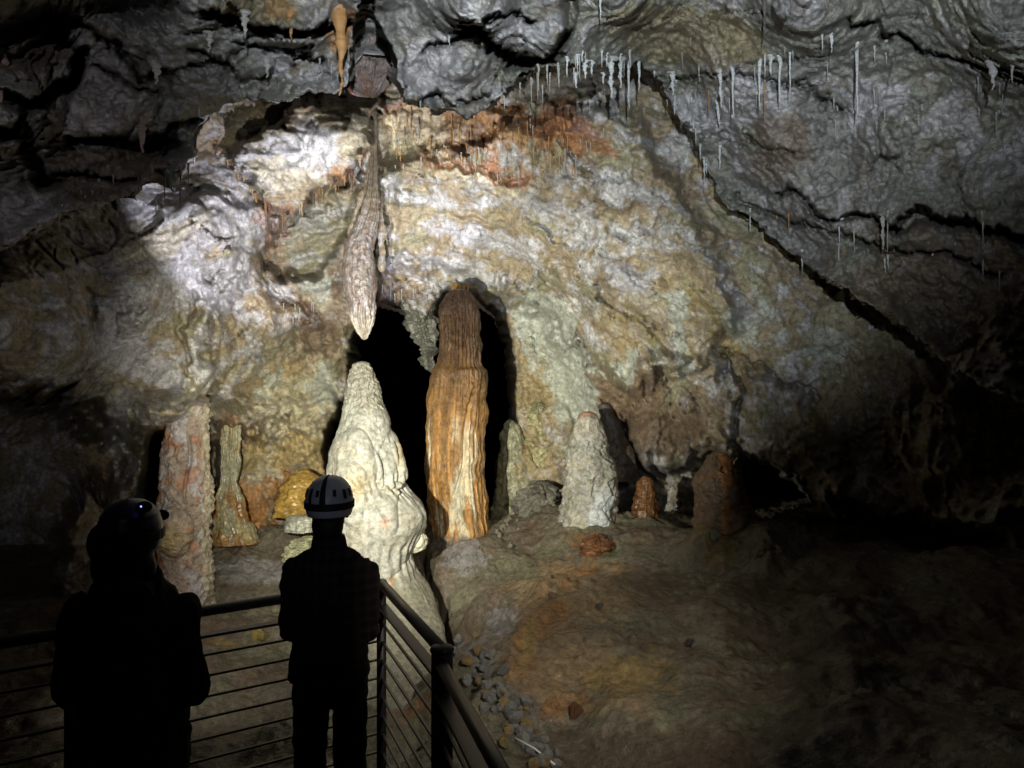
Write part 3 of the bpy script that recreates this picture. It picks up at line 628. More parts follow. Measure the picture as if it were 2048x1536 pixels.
# -- grey stalagmite on the right
def gcol(P, Th, T, PX):
    n = fbm(P * 5, 4, 361); c = base(np.array([.33, .325, .285]), Th); c = mix(c, np.array([.42, .38, .28]), .6 * sm(0, .25, n)); c = mix(c, GREEN * .8, .5 * sm(.05, .3, -n))
    c = mix(c, np.array([.55, .6, .62]), .85 * sm(-.1, .2, fbm(cyl(P, Th, 2, 1), 3, 362) + np.exp(-((PX - 1205 + (T - 990) * .35) / 18) ** 2) - .4) * sm(960, 1000, T))
    return mix(c, RUST * 2, .6 * sm(838, 826, T))
o = formation("grey_stalagmite", [(822,1168,1184),(834,1158,1192),(850,1147,1199),(870,1141,1206),(920,1129,1222),(960,1125,1232),(1000,1122,1238),(1040,1118,1238),(1070,1116,1240)], 7.75, M_FORM, gcol,
              lambda P, Th, T, PX, fr, Rm: .07 * fbm(P * 3, 4, 363) + .03 * fbm(P * 14, 4, 364) + .03 * facet(P * 5, 368) + .03 * fr * np.exp(-((PX - 1170) / 14) ** 2 - ((T - 835) / 10) ** 2), n=260, m=220, wet=lambda P, Th, T, PX: 0 * T + .3)
tag(o, "squat grey bullet shaped stalagmite with a bluish white streak at its foot", "stalagmite")
# dark solid behind it, added in place of its shadow on the wall
o = formation("shadow_stand_in", [(806,1202,1216),(820,1198,1222),(850,1200,1240),(880,1200,1258),(920,1205,1270),(960,1200,1276)], 8.4, M_FORM,
              lambda P, Th, T, PX: mix(base(np.array([.07, .06, .05]), Th), BROWN * .8, .6 * sm(0, .3, fbm(P * 6, 3, 365))), lambda P, Th, T, PX, fr, Rm: .05 * fbm(P * 5, 3, 366), n=160, m=120)
tag(o, "dark stalagmite just behind the right shoulder of the grey one", "stalagmite")

# -- brown cone on the right with orange streak
def ocol(P, Th, T, PX):
    n = fbm(P * 5, 4, 371); c = base(np.array([.15, .10, .065]), Th); c = mix(c, BROWN, .6 * sm(0, .3, n))
    return mix(c, ORANGE * .6, .8 * sm(-.1, .35, 1.8 * n + np.exp(-((PX - 1448 - (T - 930) * .02) / 12) ** 2) - .45))
o = formation("brown_stalagmite", [(903,1424,1450),(915,1412,1460),(940,1402,1472),(980,1394,1486),(1020,1390,1500),(1070,1380,1525),(1100,1370,1540)], 6.9, M_FORM, ocol,
              lambda P, Th, T, PX, fr, Rm: .08 * fbm(P * 3, 4, 372) + .03 * fbm(P * 13, 4, 373) + .03 * facet(P * 5, 374), n=220, m=180)
tag(o, "broad brown stalagmite with an orange streak beside the low black opening", "stalagmite")

# -- small formations : (name, rows, Y, colour, label)
def small(name, rows, Y, col, label, cat, mat=None, amp=.04, seed=0, wetv=.6, cap=True, capb=False, group=None, lum=.5):
    o = formation(name, rows, Y, mat or M_FORM, lambda P, Th, T, PX: mix(mix(base(col, Th), np.asarray(col) * .45, .7 * sm(0, .3, fbm(P * 7, 4, 380 + seed))), np.minimum(1, np.asarray(col) * 1.5), .5 * sm(.05, .3, fbm(P * 9, 3, 385 + seed))),
                  lambda P, Th, T, PX, fr, Rm: amp * fbm(P * 8, 4, 390 + seed) * 1.6 + amp * .5 * ridged(np.stack([np.cos(Th) * 3, np.sin(Th) * 3, P[..., 2] * 2.0], -1), 2, 395 + seed), n=120, m=96, cap=cap, capb=capb, wet=lambda P, Th, T, PX: 0 * T + wetv)
    return tag(o, label, cat, group)
def mound(yt, yb, x0, x1, k=.5):
    xc = (x0 + x1) / 2; hw = (x1 - x0) / 2
    return [(yt + (yb - yt) * t, xc - hw * (1 - (1 - t) ** 2) ** k, xc + hw * (1 - (1 - t) ** 2) ** k) for t in np.linspace(0.01, 1, 9)]
small("stalagmite", [(838,1014,1024),(850,1008,1034),(890,1004,1050),(950,998,1066),(1040,985,1100)], 8.95, np.array([.28,.27,.17]), "slim greenish stalagmite at the right edge of the black opening", "stalagmite", seed=1)
small("stalagmite", mound(800, 1010, 1030, 1112, .6), 9.1, np.array([.34,.32,.17]), "yellow domed stalagmite against the pale green wall", "stalagmite", seed=2, amp=.06)
small("orange_flowstone", mound(938, 1030, 552, 668, .6), 8.2, np.array([.40,.25,.06]), "bright orange wet flowstone lump left of the white helmet", "flowstone", amp=.05, seed=3, wetv=1)
small("orange_flowstone", mound(950, 1062, 1264, 1316, .6), 7.8, np.array([.16,.075,.03]), "small rusty flowstone stub between the grey and brown stalagmites", "flowstone", amp=.035, seed=4, wetv=.9)
small("rusty_stump", mound(1066, 1116, 1174, 1222, .6), 7.1, np.array([.14,.06,.025]), "broken rusty stump on the muddy floor below the grey stalagmite", "stump", amp=.09, seed=5, wetv=.9)
small("low_boulder", mound(958, 1045, 1030, 1122, .6), 8.3, np.array([.20,.19,.15]), "lumpy dull boulder left of the grey stalagmite", "boulder", amp=.10, seed=6, mat=M_ROUGH)
small("pale_slab", [(1030,585,622),(1036,574,632),(1050,570,636),(1062,575,630)], 7.6, np.array([.42,.42,.34]), "flat pale slab on the floor left of the white helmet", "slab", amp=.04, seed=7)
small("low_boulder", mound(1072, 1122, 572, 660, .5), 7.2, np.array([.34,.34,.20]), "lumpy boulder just above the checked shirt's left shoulder", "boulder", amp=.09, seed=8)
small("mud_cone", [(1086,1412,1424),(1100,1402,1440),(1130,1380,1456),(1150,1370,1462)], 6.6, np.array([.20,.17,.10]), "low smooth mud cone in front of the brown stalagmite", "mud cone", amp=.02, seed=9)
small("mud_cone", [(1090,1520,1545),(1105,1505,1560),(1140,1490,1580),(1160,1480,1590)], 6.3, np.array([.12,.10,.06]), "low dim mud cone right of the paler one near the rubble bank", "mud cone", amp=.02, seed=10)
small("ceiling_fin", [(540,800,866),(620,812,866),(650,820,866),(690,838,868),(730,850,868),(745,858,866)], 9.0, np.array([.14,.14,.11]), "dark rock fin hanging in the opening left of the brown column", "rock fin", amp=.09, seed=13, cap=False, capb=True)
small("side_fin", [(1040,806,838),(1050,812,848),(1075,812,852),(1098,806,836),(1110,806,820)], 6.75, np.array([.55,.53,.40]), "thin cream fin poking out behind the white stalagmite's hip", "flowstone", amp=.05, seed=14, capb=True)
small("right_boss", [(1172,1600,1640),(1260,1590,1660)], 5, np.array([.05,.04,.04]), "x", "x") if False else None

# ================================================================ STALACTITES AND STRAWS
straw_cache = {}
def straw_mesh(seed, col, knob):
    key = (seed, tuple(col), knob)
    if key in straw_cache: return straw_cache[key]
    r_ = np.random.default_rng(seed); n, m = 46, 14
    t = np.linspace(0, 1, n); rad = (1.0 if knob else .62) * (1 - t) ** 1.1 + .42 * (1 - .35 * t)
    rad = rad + (.55 if knob else .4) * np.exp(-t / .09)
    rad *= 1 + .28 * np.interp(t, np.linspace(0, 1, 16), r_.normal(size=16)) * (1 if knob else .4); rad[-1] = .02
    th = np.linspace(0, 2 * np.pi, m, endpoint=False)
    wob = np.interp(t, np.linspace(0, 1, 7), r_.normal(size=7)) * .35
    P = np.stack([rad[:, None] * np.cos(th) + wob[:, None], rad[:, None] * np.sin(th), -t[:, None] + 0 * th], -1)
    c = np.broadcast_to(col, (n * m, 3)) * (1 + .25 * np.repeat(r_.normal(size=n), m)[:, None] * .6)
    o = mesh_obj("straw_proto", P.reshape(-1, 3), grid_faces(n, m, wrap=True), M_FORM, None, c, np.full(n * m, .6))
    me = o.data; bpy.data.objects.remove(o); straw_cache[key] = me; return me
def straw(name, px, y0, y1, wpx, col, label, group=None, knob=False, sheet='c', off=.0, cat="stalactite"):
    if sheet == 'c': Y = ceilY(px, y0) + off
    else: Y = wallY(px, y0) - .02 + off
    p = at(px, y0 - 4, Y); ln = (y1 - y0 + 4) / F * Y; r = wpx * .8 / 2 / F * Y
    o = bpy.data.objects.new(name, straw_mesh(random.randint(0, 5), col, knob)); sc.collection.objects.link(o)
    o.location = p; o.scale = (r, r, ln); o.rotation_euler = (R(random.uniform(-1, 1)), R(random.uniform(-1, 1)), 0)
    return tag(o, label, cat, group)
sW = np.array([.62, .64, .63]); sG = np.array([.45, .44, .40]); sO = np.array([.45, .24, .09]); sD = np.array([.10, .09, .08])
single = [  # px, top, tip, width, colour, knob, label
 (222,86,112,12,sW,True,"short bright white stalactite high in the dark upper left ceiling"),
 (418,70,102,14,sG,True,"stubby grey stalactite on the upper left ledge left of the twin undercuts"),
 (490,28,76,14,sG,True,"blunt grey stalactite with a rusty tip on the upper left ledge"),
 (582,30,82,12,sO,True,"tapering rusty stalactite pointing down from the top ledge"),
 (312,130,168,18,sG,True,"knobby grey stalactite at the end of the slanting rib, upper left"),
 (533,120,156,14,sG,True,"pale hooked stalactite tip below the second left ledge"),
 (579,175,200,8,sG,True,"small pale tip on the lip just above the bright ledge"),
 (680,20,192,24,sO,True,"long orange stalactite beside the top cleft"),
 (285,240,306,18,np.array([.32,.24,.20]),True,"pinkish tapering stalactite in the dim left ceiling"),
 (389,236,330,9,sG,True,"long thin grey stalactite in front of the dark left hollow"),
 (4,110,225,16,np.array([.40,.28,.24]),True,"pink stalactite at the left border of the photo"),
 (198,362,405,5,sG,False,"faint thin straw at the far left edge of the lit wall"),
 (343,340,384,14,np.array([.10,.12,.08]),True,"dark green hooked stalactite hanging over the bright left wall"),
 (925,52,92,10,sW,True,"white stalactite under the crescent ledge at top centre"),
 (898,70,92,6,sW,False,"tiny white tip left of the one under the crescent ledge"),
 (876,90,105,5,sW,False,"tiny white tip at the left end of the crescent ledge line"),
 (1201,-10,38,7,sW,False,"white straw cut by the top border right of centre"),
 (841,200,220,6,sG,False,"short grey tip under the grey boss at the arch apex"),
 (1009,185,218,8,sG,False,"short pale stalactite at the right of the grey boss"),
 (1715,85,232,9,sW,False,"longest white soda straw, alone on the right ceiling"),
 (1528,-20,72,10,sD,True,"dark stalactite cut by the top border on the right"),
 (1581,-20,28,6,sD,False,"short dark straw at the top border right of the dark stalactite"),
 (1985,125,180,16,LAV,True,"thick lavender stalactite near the right border"),
 (2025,130,165,8,sG,False,"thin grey straw at the right border beside the thick one"),
 (1772,85,130,7,sG,False,"thin grey straw right of the longest white one"),
 (1749,95,125,5,sW,False,"short pale tip between the two straws at right"),
 (1663,70,105,7,sW,True,"small white stalactite with a crooked root left of the longest straw"),
 (1645,70,100,5,sW,False,"small thin straw left of the crooked rooted one"),
 (1440,295,340,7,sW,False,"lone pale stalactite on the shelf below the row of straws"),
 (1765,432,500,9,sG,True,"stout grey stalactite under the lower right ledge"),
 (1776,425,505,4,sG,False,"thin straw touching the stout one under the lower right ledge"),
 (1708,465,520,4,sG,False,"thin straw left of the stout stalactite at lower right"),
 (1965,425,485,5,sG,False,"pale straw hanging alone near the right border"),
 (1908,450,520,4,sG,False,"dim straw left of the pale one near the right border"),
 (1577,430,468,4,sO,False,"brown straw under the right ledge, the right of a pair"),
 (1553,432,476,4,sO,False,"brown straw under the right ledge, the left of a pair"),
 (1683,435,465,10,sW,True,"short white blob shaped stalactite under the lower right ledge"),
]
for (px, a, b, wd_, c, k, lab) in single:
    straw("stalactite" if k else "soda_straw", px, a, b, wd_, c, lab, None, k)
row = [(1222,122,195,13,1),(1240,122,176,10,1),(1258,124,218,8,0),(1278,126,180,8,0),(1170,126,158,10,1),(1184,126,150,8,1),(1152,150,176,8,1),(1207,150,168,8,0),(1345,148,190,12,1),(1352,165,188,7,0),(1384,200,236,7,0),(1440,145,215,9,1),(1437,205,250,10,1),(1465,135,232,8,0),(1520,120,215,9,0),(1542,115,150,9,1),(1560,115,205,9,0),(1580,105,192,6,0),(1369,160,230,4,0),(1417,180,238,4,0),(1528,170,240,4,0),(1530,110,155,5,0)]
for (px, a, b, wd_, k) in row:
    straw("soda_straw", px, a, b, wd_, sW if wd_ > 4 else sO, "white soda straw in the long row under the right ceiling lip", "soda straws under the right ceiling lip", bool(k))
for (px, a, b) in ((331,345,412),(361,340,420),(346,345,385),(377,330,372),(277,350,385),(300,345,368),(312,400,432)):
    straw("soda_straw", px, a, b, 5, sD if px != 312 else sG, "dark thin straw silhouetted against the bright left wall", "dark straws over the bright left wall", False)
for (px, a, b) in ((1148,140,170),(1075,150,200),(1062,160,215),(1085,175,205),(1100,150,185),(1040,170,200),(1118,140,175),(598,178,198)):
    straw("soda_straw", px, a, b, 4, sG, "thin grey straw along the lip between grey boss and white row", "thin straws at the dome's upper lip", False)
for (px, a, b, ww) in ((906,570,592,7),(913,572,598,8),(921,572,602,8),(929,572,596,7),(936,570,590,6)):
    straw("stalactite", px, a, b, ww, np.array([.30,.17,.05]), "short orange drip in the cluster just above the brown column's top", "orange drips above the brown column", True, 'w', -.35)
r2 = np.random.default_rng(3)
for i in range(95):
    px = r2.uniform(790, 1165); py = 235 + (px - 790) * .12 + r2.uniform(-30, 115) * (.9 if px < 1100 else .6); ln = r2.uniform(10, 34)
    if ceil_has(px, py): continue
    straw("soda_straw", px, py, py + ln, r2.uniform(2.2, 3.6), [sO, np.array([.55,.35,.14]), sG][i % 3], "tiny orange straw on the stained band below the dome apex", "tiny straws on the orange band", False, 'w', -.05)
for i in range(70):
    t = r2.uniform(); seg = [(430,300),(470,350),(525,405),(556,450),(640,388),(705,350),(735,305)]
    px = np.interp(t, np.linspace(0, 1, 7), [q_[0] for q_ in seg]) + r2.normal() * 3; py = np.interp(t, np.linspace(0, 1, 7), [q_[1] for q_ in seg]) - 10 + r2.normal() * 4
    if ceil_has(px, py): continue
    straw("stalactite", px, py, py + r2.uniform(10, 34), r2.uniform(3, 9), [np.array([.14,.07,.04]), np.array([.30,.16,.07]), TAN][i % 3], "small ragged brown tooth on the lower edge of the bright jutting ledge", "ragged teeth along the bright ledge", i % 2 == 0, 'w', .02)
for i in range(26):
    px, py = [(r2.uniform(560,640), r2.uniform(600,650)), (r2.uniform(750,860), r2.uniform(560,600)), (r2.uniform(1170,1290), r2.uniform(180,300))][i % 3]
    if ceil_has(px, py): continue
    straw("soda_straw", px, py, py + r2.uniform(10, 26), 2.6, sG, ["hair thin straw under the brown shelf left of the big stalactite", "hair thin straw fringing the top of the dark arch", "hair thin pale straw on the wall below the white row"][i % 3],
          ["straws under the brown shelf", "straws fringing the arch", "straws below the white row"][i % 3], False, 'w', -.03)

for i in range(60):
    px = r2.uniform(1330, 2040); py = 120 + (px - 1330) * .12 + r2.uniform(-60, 90)
    if i % 3 == 0: py = 400 + (px - 1400) * .12 + r2.uniform(10, 90); px = max(px, 1500)
    if not ceil_has(px, py): continue
    straw("soda_straw", px, py, py + r2.uniform(12, 45), r2.uniform(2.5, 5), [sW, sG, sW * .7][i % 3], "small straw scattered over the cracked right ceiling", "small straws scattered over the right ceiling", i % 4 == 0)
for i in range(46):
    px = r2.uniform(1045, 1420); py = np.interp(px, [1045,1130,1285,1345,1384,1412], [150,128,124,200,258,335]) - r2.uniform(0, 22)
    if not ceil_has(px, py): continue
    straw("soda_straw", px, py, py + r2.uniform(12, 50), r2.uniform(2.5, 6), [sW, sG, sW * .8][i % 3], "fine pale straw packed along the upper edge of the lit dome, right of centre", "fine straws packed along the dome's upper edge", i % 3 == 0)
for i in range(34):
    px = r2.uniform(60, 690); py = np.interp(px, [0, 300, 400, 510, 690], [495, 345, 248, 188, 165]) - r2.uniform(2, 60)
    if not ceil_has(px, py): continue
    straw("soda_straw", px, py, py + r2.uniform(10, 34), r2.uniform(2.5, 5), [sG, sG * .7, sW * .7][i % 3], "small dim straw fringing the left ceiling's lower edge", "small dim straws along the left ceiling edge", i % 4 == 0)
# ================================================================ RAILING
M_STEEL = plain("painted_steel", (.10, .095, .09), .42, .6)
M_STEELD = plain("dark_steel", (.035, .033, .032), .5, .5)
class MB:
    def __init__(s): s.v = []; s.f = []
    def tube(s, pts, rad, m=14, caps=True):
        pts = [np.array(p, float) for p in pts]; rad = rad if hasattr(rad, '__len__') else [rad] * len(pts); b = len(s.v)
        up = np.array([0, 0, 1.0])
        for i, p in enumerate(pts):
            d = pts[min(i + 1, len(pts) - 1)] - pts[max(i - 1, 0)]; d /= np.linalg.norm(d)
            a = np.cross(d, up); 
            if np.linalg.norm(a) < .2: a = np.cross(d, [0, 1.0, 0])
            a /= np.linalg.norm(a); c = np.cross(a, d)
            for k in range(m):
                t = 2 * math.pi * k / m; q = p + rad[i] * (math.cos(t) * a + math.sin(t) * c); s.v.append(tuple(q))
        for i in range(len(pts) - 1):
            for k in range(m):
                s.f.append((b + i * m + k, b + i * m + (k + 1) % m, b + (i + 1) * m + (k + 1) % m, b + (i + 1) * m + k))
        if caps:
            s.f.append(tuple(b + k for k in range(m))[::-1]); e = b + (len(pts) - 1) * m; s.f.append(tuple(e + k for k in range(m)))
        return s
    def bar(s, p0, p1, wd, ht, up=(0, 0, 1), bev=.003):
        p0 = np.array(p0, float); p1 = np.array(p1, float); d = p1 - p0; d /= np.linalg.norm(d)
        u = np.array(up, float); a = np.cross(d, u); a /= np.linalg.norm(a); u = np.cross(a, d); b = len(s.v)
        w2, h2 = wd / 2, ht / 2; pr = [(-w2 + bev, -h2), (w2 - bev, -h2), (w2, -h2 + bev), (w2, h2 - bev), (w2 - bev, h2), (-w2 + bev, h2), (-w2, h2 - bev), (-w2, -h2 + bev)]
        for p in (p0, p1):
            for (x, y) in pr: s.v.append(tuple(p + a * x + u * y))
        for k in range(8): s.f.append((b + k, b + (k + 1) % 8, b + 8 + (k + 1) % 8, b + 8 + k))
        s.f.append(tuple(b + k for k in range(8))[::-1]); s.f.append(tuple(b + 8 + k for k in range(8)))
        return s
    def ell(s, c, r, n=16, m=24, rot=None):
        c = np.array(c, float); b = len(s.v)
        for i in range(n + 1):
            ph = math.pi * i / n
            for k in range(m):
                t = 2 * math.pi * k / m; q = np.array([r[0] * math.sin(ph) * math.cos(t), r[1] * math.sin(ph) * math.sin(t), r[2] * math.cos(ph)])
                if rot is not None: q = rot @ q
                s.v.append(tuple(c + q))
        for i in range(n):
            for k in range(m): s.f.append((b + i * m + k, b + i * m + (k + 1) % m, b + (i + 1) * m + (k + 1) % m, b + (i + 1) * m + k))
        return s
    def build(s, name, mat, parent=None, smooth=True, remesh=None):
        o = mesh_obj(name, s.v, s.f, mat, parent, smooth=smooth)
        if remesh:
            md = o.modifiers.new("r", 'REMESH'); md.mode = 'VOXEL'; md.voxel_size = remesh; md.use_smooth_shade = True
            m2 = o.modifiers.new("s", 'SMOOTH'); m2.iterations = 4; m2.factor = .5
            dg = bpy.context.evaluated_depsgraph_get(); me = bpy.data.meshes.new_from_object(o.evaluated_get(dg)); o.modifiers.clear(); o.data = me
            me.polygons.foreach_set("use_smooth", [True] * len(me.polygons))
            if not me.materials: me.materials.append(mat)
        return o
def crease(o, amp, sc_, sd_):  # real cloth folds pushed into the mesh
    me = o.data; n = len(me.vertices); co = np.empty(n * 3, np.float32); me.vertices.foreach_get('co', co); co = co.reshape(-1, 3)
    no = np.empty(n * 3, np.float32); me.vertices.foreach_get('normal', no); no = no.reshape(-1, 3)
    q = co * np.array([sc_, sc_, sc_ * .6]); d = amp * (ridged(q + fbm(q, 2, sd_)[..., None] * .8, 3, sd_ + 3) - .45) + amp * .4 * fbm(q * 2.5, 2, sd_ + 9)
    me.vertices.foreach_set('co', (co + no * d[:, None]).ravel()); me.update(); return o
def empty(name, loc=(0, 0, 0)):
    o = bpy.data.objects.new(name, None); sc.collection.objects.link(o); o.location = loc; o.empty_display_size = .1; return o
A = at(763, 1166, 3.88); A[2] = 1.10
Bp = np.array([at(884, 1300, 2.91)[0], 2.91, 1.10])
Lp = np.array([-2.0, 2.975, 1.10]); LL = Lp + (Lp - A) * .7
B2 = Bp + np.array([0.0, -.03, -.045]); Cp = np.array([at(1030, 1560, 1.95)[0], 1.95, 1.06]); Cp2 = Cp + (Cp - B2) * .5
rail = empty("railing", (A[0], A[1], 0)); tag(rail, "dark steel guard rail with horizontal bars in front of the two visitors", "railing")
def rp(mb, name, mat):
    mb.v = [tuple(np.array(v) - np.array([A[0], A[1], 0])) for v in mb.v]; return mb.build(name, mat, rail, smooth=(name in ("top_rail", "post")))
def dz(p, z): return np.array([p[0], p[1], z])
def section(P, Q, zt=None):
    rp(MB().tube([P, Q], .024, 20), "top_rail", M_STEEL)
    d = (P[2] - 1.1, Q[2] - 1.1)
    rp(MB().bar(dz(P, .992 + d[0]), dz(Q, .992 + d[1]), .055, .012), "flat_bar", M_STEEL)
    for k in range(9):
        z = .905 - k * .092
        rp(MB().bar(dz(P, z + d[0]), dz(Q, z + d[1]), .014, .010, bev=.002), "thin_bar", M_STEEL)
section(LL, A); section(A, Bp); section(B2, Cp2)
Lpost = A + (Lp - A) * .84
for p, r, top in ((A, .024, 1.115), (Bp, .041, 1.112), (Lpost, .020, 1.08), (Cp2, .028, 1.05)):
    rp(MB().tube([dz(p, -.1), dz(p, top)], r, 24), "post", M_STEELD)
rp(MB().ell(Bp + np.array([0, 0, .0]), (.046, .046, .022)), "post_cap", M_STEELD)
rp(MB().ell(A + np.array([0, 0, .0]), (.030, .030, .024)), "post_cap", M_STEELD)
# walkway under the visitors
ow = (A - LL)[:2]; ow /= np.linalg.norm(ow); nrm = np.array([ow[1], -ow[0]])
g = MB()
q0 = LL[:2]; q1 = A[:2]; q2 = Cp2[:2]; q3 = np.array([.15, -1.2]); q4 = np.array([-3.2, -1.2]); base_i = 0
pg = [q0, q1, q2, q3, q4]
g.v = [(p[0], p[1], -.05) for p in pg] + [(p[0], p[1], -.17) for p in pg]
g.f = [(4, 3, 2, 1, 0), (5, 6, 7, 8, 9)] + [(i, (i + 1) % 5, 5 + (i + 1) % 5, 5 + i) for i in range(5)]
wk = structure(g.build("path", plain("concrete_path", (.12, .11, .10), .85), smooth=False))

# ================================================================ PEOPLE
M_SKIN = plain("skin", (.40, .24, .17), .5); M_HAIR = plain("dark_hair", (.015, .011, .009), .6)
M_TROU = plain("dark_trousers", (.006, .006, .007), .95); M_JACK = plain("black_jacket", (.006, .006, .007), .95); M_BOOT = plain("boots", (.012, .011, .010), .7)
M_STRAP = plain("black_strap", (.008, .008, .009), .7)
def plaid():
    m, nt, bs = nt_mat("checked_shirt_cloth"); N, L = nt.nodes.new, nt.links.new
    tc = N('ShaderNodeTexCoord'); sx = N('ShaderNodeSeparateXYZ'); L(tc.outputs['Object'], sx.inputs[0])
    def stripe(out, freq, th):
        a = N('ShaderNodeMath'); a.operation = 'MULTIPLY'; a.inputs[1].default_value = freq; L(out, a.inputs[0])
        s = N('ShaderNodeMath'); s.operation = 'SINE'; L(a.outputs[0], s.inputs[0]); g = N('ShaderNodeMath'); g.operation = 'GREATER_THAN'; g.inputs[1].default_value = th; L(s.outputs[0], g.inputs[0]); return g.outputs[0]
    a = stripe(sx.outputs['X'], 150, .2); b = stripe(sx.outputs['Z'], 130, .2); s = N('ShaderNodeMath'); s.operation = 'ADD'; L(a, s.inputs[0]); L(b, s.inputs[1])
    r = N('ShaderNodeValToRGB'); r.color_ramp.elements[0].color = (.008, .005, .005, 1); r.color_ramp.elements[1].color = (.034, .018, .015, 1)
    h = N('ShaderNodeMath'); h.operation = 'MULTIPLY'; h.inputs[1].default_value = .5; L(s.outputs[0], h.inputs[0]); L(h.outputs[0], r.inputs[0]); L(r.outputs[0], bs.inputs['Base Color']); bs.inputs['Roughness'].default_value = .95
    return m
M_SHIRT = plaid()
def loft(mb, secs, m=32):      # secs: (centre, half width, half depth) stacked along z
    b = len(mb.v)
    for (c, a, d) in secs:
        for k in range(m):
            t = 2 * math.pi * k / m; ca, sa = math.cos(t), math.sin(t)
            mb.v.append((c[0] + a * math.copysign(abs(ca) ** .85, ca), c[1] + d * math.copysign(abs(sa) ** .85, sa), c[2]))
    for i in range(len(secs) - 1):
        for k in range(m): mb.f.append((b + i * m + k, b + i * m + (k + 1) % m, b + (i + 1) * m + (k + 1) % m, b + (i + 1) * m + k))
    mb.f.append(tuple(b + k for k in range(m))[::-1]); e = b + (len(secs) - 1) * m; mb.f.append(tuple(e + k for k in range(m)))
    return mb
def limb(mb, pts, rads):
    P_, R_ = [], []
    for i in range(len(pts) - 1):
        for t in np.linspace(0, 1, 6)[:-1]: P_.append(np.array(pts[i]) * (1 - t) + np.array(pts[i + 1]) * t); R_.append(rads[i] * (1 - t) + rads[i + 1] * t)
    P_.append(np.array(pts[-1], float)); R_.append(rads[-1]); mb.tube(P_, R_, 18)
    for p, r in zip(pts, rads): mb.ell(p, (r, r, r), 10, 16)
    return mb
def hand(mb, wrist, fwd, side, down=(0, 0, -1)):
    fwd = np.array(fwd, float); side = np.array(side, float); dn = np.array(down, float); w_ = np.array(wrist, float)
    pc = w_ + fwd * .045; Rm_ = np.stack([side, fwd, np.cross(side, fwd)], 1); mb.ell(pc, (.040, .050, .017), 10, 16, Rm_); mb.ell(w_, (.026, .028, .024), 8, 14)
    for k, (o_, l_) in enumerate(((-.030, .068), (-.010, .078), (.010, .073), (.029, .058))):
        p0 = w_ + fwd * .082 + side * o_; p1 = p0 + fwd * l_ * .42 + dn * .006; p2 = p1 + fwd * l_ * .22 + dn * l_ * .28; p3 = p2 + dn * l_ * .30 - fwd * .004
        mb.tube([p0 - fwd * .02, p0, p1, p2, p3], [.0095, .009, .0085, .008, .0065], 10); mb.ell(p3, (.0065,) * 3, 6, 8)
    t0 = w_ + fwd * .02 - side * .032; t1 = t0 - side * .025 + fwd * .025; t2 = t1 - side * .008 + fwd * .026 + dn * .012; mb.tube([t0, t1, t2], [.013, .0105, .008], 10); mb.ell(t2, (.008,) * 3, 6, 8)
def head(mb, c, yaw=0):
    c = np.array(c, float); s, cc = math.sin(yaw), math.cos(yaw); Rt = np.array([[cc, s, 0], [-s, cc, 0], [0, 0, 1.0]])
    mb.ell(c + Rt @ np.array([0, -.01, .03]), (.075, .095, .10), 18, 28, Rt); mb.ell(c + Rt @ np.array([0, .03, -.045]), (.058, .062, .075), 14, 22, Rt)
    mb.ell(c + Rt @ np.array([0, .098, -.012]), (.013, .020, .024), 8, 10, Rt); mb.ell(c + Rt @ np.array([0, .078, -.062]), (.024, .014, .010), 8, 10, Rt)
    for sx in (-1, 1):
        mb.ell(c + Rt @ np.array([sx * .076, 0, -.012]), (.010, .018, .030), 8, 10, Rt); mb.ell(c + Rt @ np.array([sx * .030, .080, .008]), (.013, .010, .008), 8, 8, Rt)

# ---- visitor with the white helmet
px0 = np.array([at(660, 1000, 3.42)[0], 3.42, -.05])
per = empty("person", tuple(px0)); tag(per, "person in a checked shirt and white helmet standing at the railing corner, seen from behind", "person")
HZ = 1.625
b = MB(); head(b, (0, .0, HZ - .03)); b.tube([(0, -.01, HZ - .06), (0, -.015, HZ - .13), (0, -.02, HZ - .2)], [.058, .056, .066], 20)
loft(b, [((0, 0, .90), .15, .105), ((0, 0, 1.0), .14, .10), ((0, 0, 1.15), .145, .10), ((0, 0, 1.28), .165, .105), ((0, -.005, 1.36), .15, .085), ((0, -.01, 1.42), .07, .06)])
for s in (-1, 1):
    limb(b, [(s * .155, 0, 1.33), (s * .178, .02, 1.06), (s * .07, .23, 1.085)], [.045, .036, .026])
    hand(b, (s * .06, .245, 1.10), (-s * .35, .93, .05), (s * .93, .35, 0))
    limb(b, [(s * .085, 0, .88), (s * .095, 0, .48), (s * .10, -.01, .07)], [.075, .052, .036]); b.ell((s * .10, .05, .04), (.042, .12, .035))
b.build("body", M_SKIN, per, remesh=.006)
h_ = MB(); h_.ell((0, -.018, HZ - .015), (.083, .096, .095)); h_.ell((0, -.045, HZ - .09), (.070, .055, .075)); h_.ell((0, -.03, HZ - .14), (.062, .045, .05)); h_.build("hair", M_HAIR, per, remesh=.008)  # lower lobes added over the neck so it stays dark
b = MB(); loft(b, [((0, -.005, .855), .172, .122), ((0, -.005, .90), .173, .125), ((0, 0, 1.0), .158, .118), ((0, 0, 1.10), .158, .118), ((0, 0, 1.2), .172, .122), ((0, -.005, 1.30), .182, .120), ((0, -.008, 1.36), .172, .105), ((0, -.012, 1.405), .115, .085), ((0, -.015, 1.44), .068, .068)])
for s in (-1, 1): limb(b, [(s * .155, -.005, 1.325), (s * .172, .01, 1.06), (s * .11, .17, 1.05)], [.058, .050, .040]); b.ell((s * .09, .03, .87), (.085, .10, .05))
crease(b.build("shirt", M_SHIRT, per, remesh=.007), .022, 7, 501)
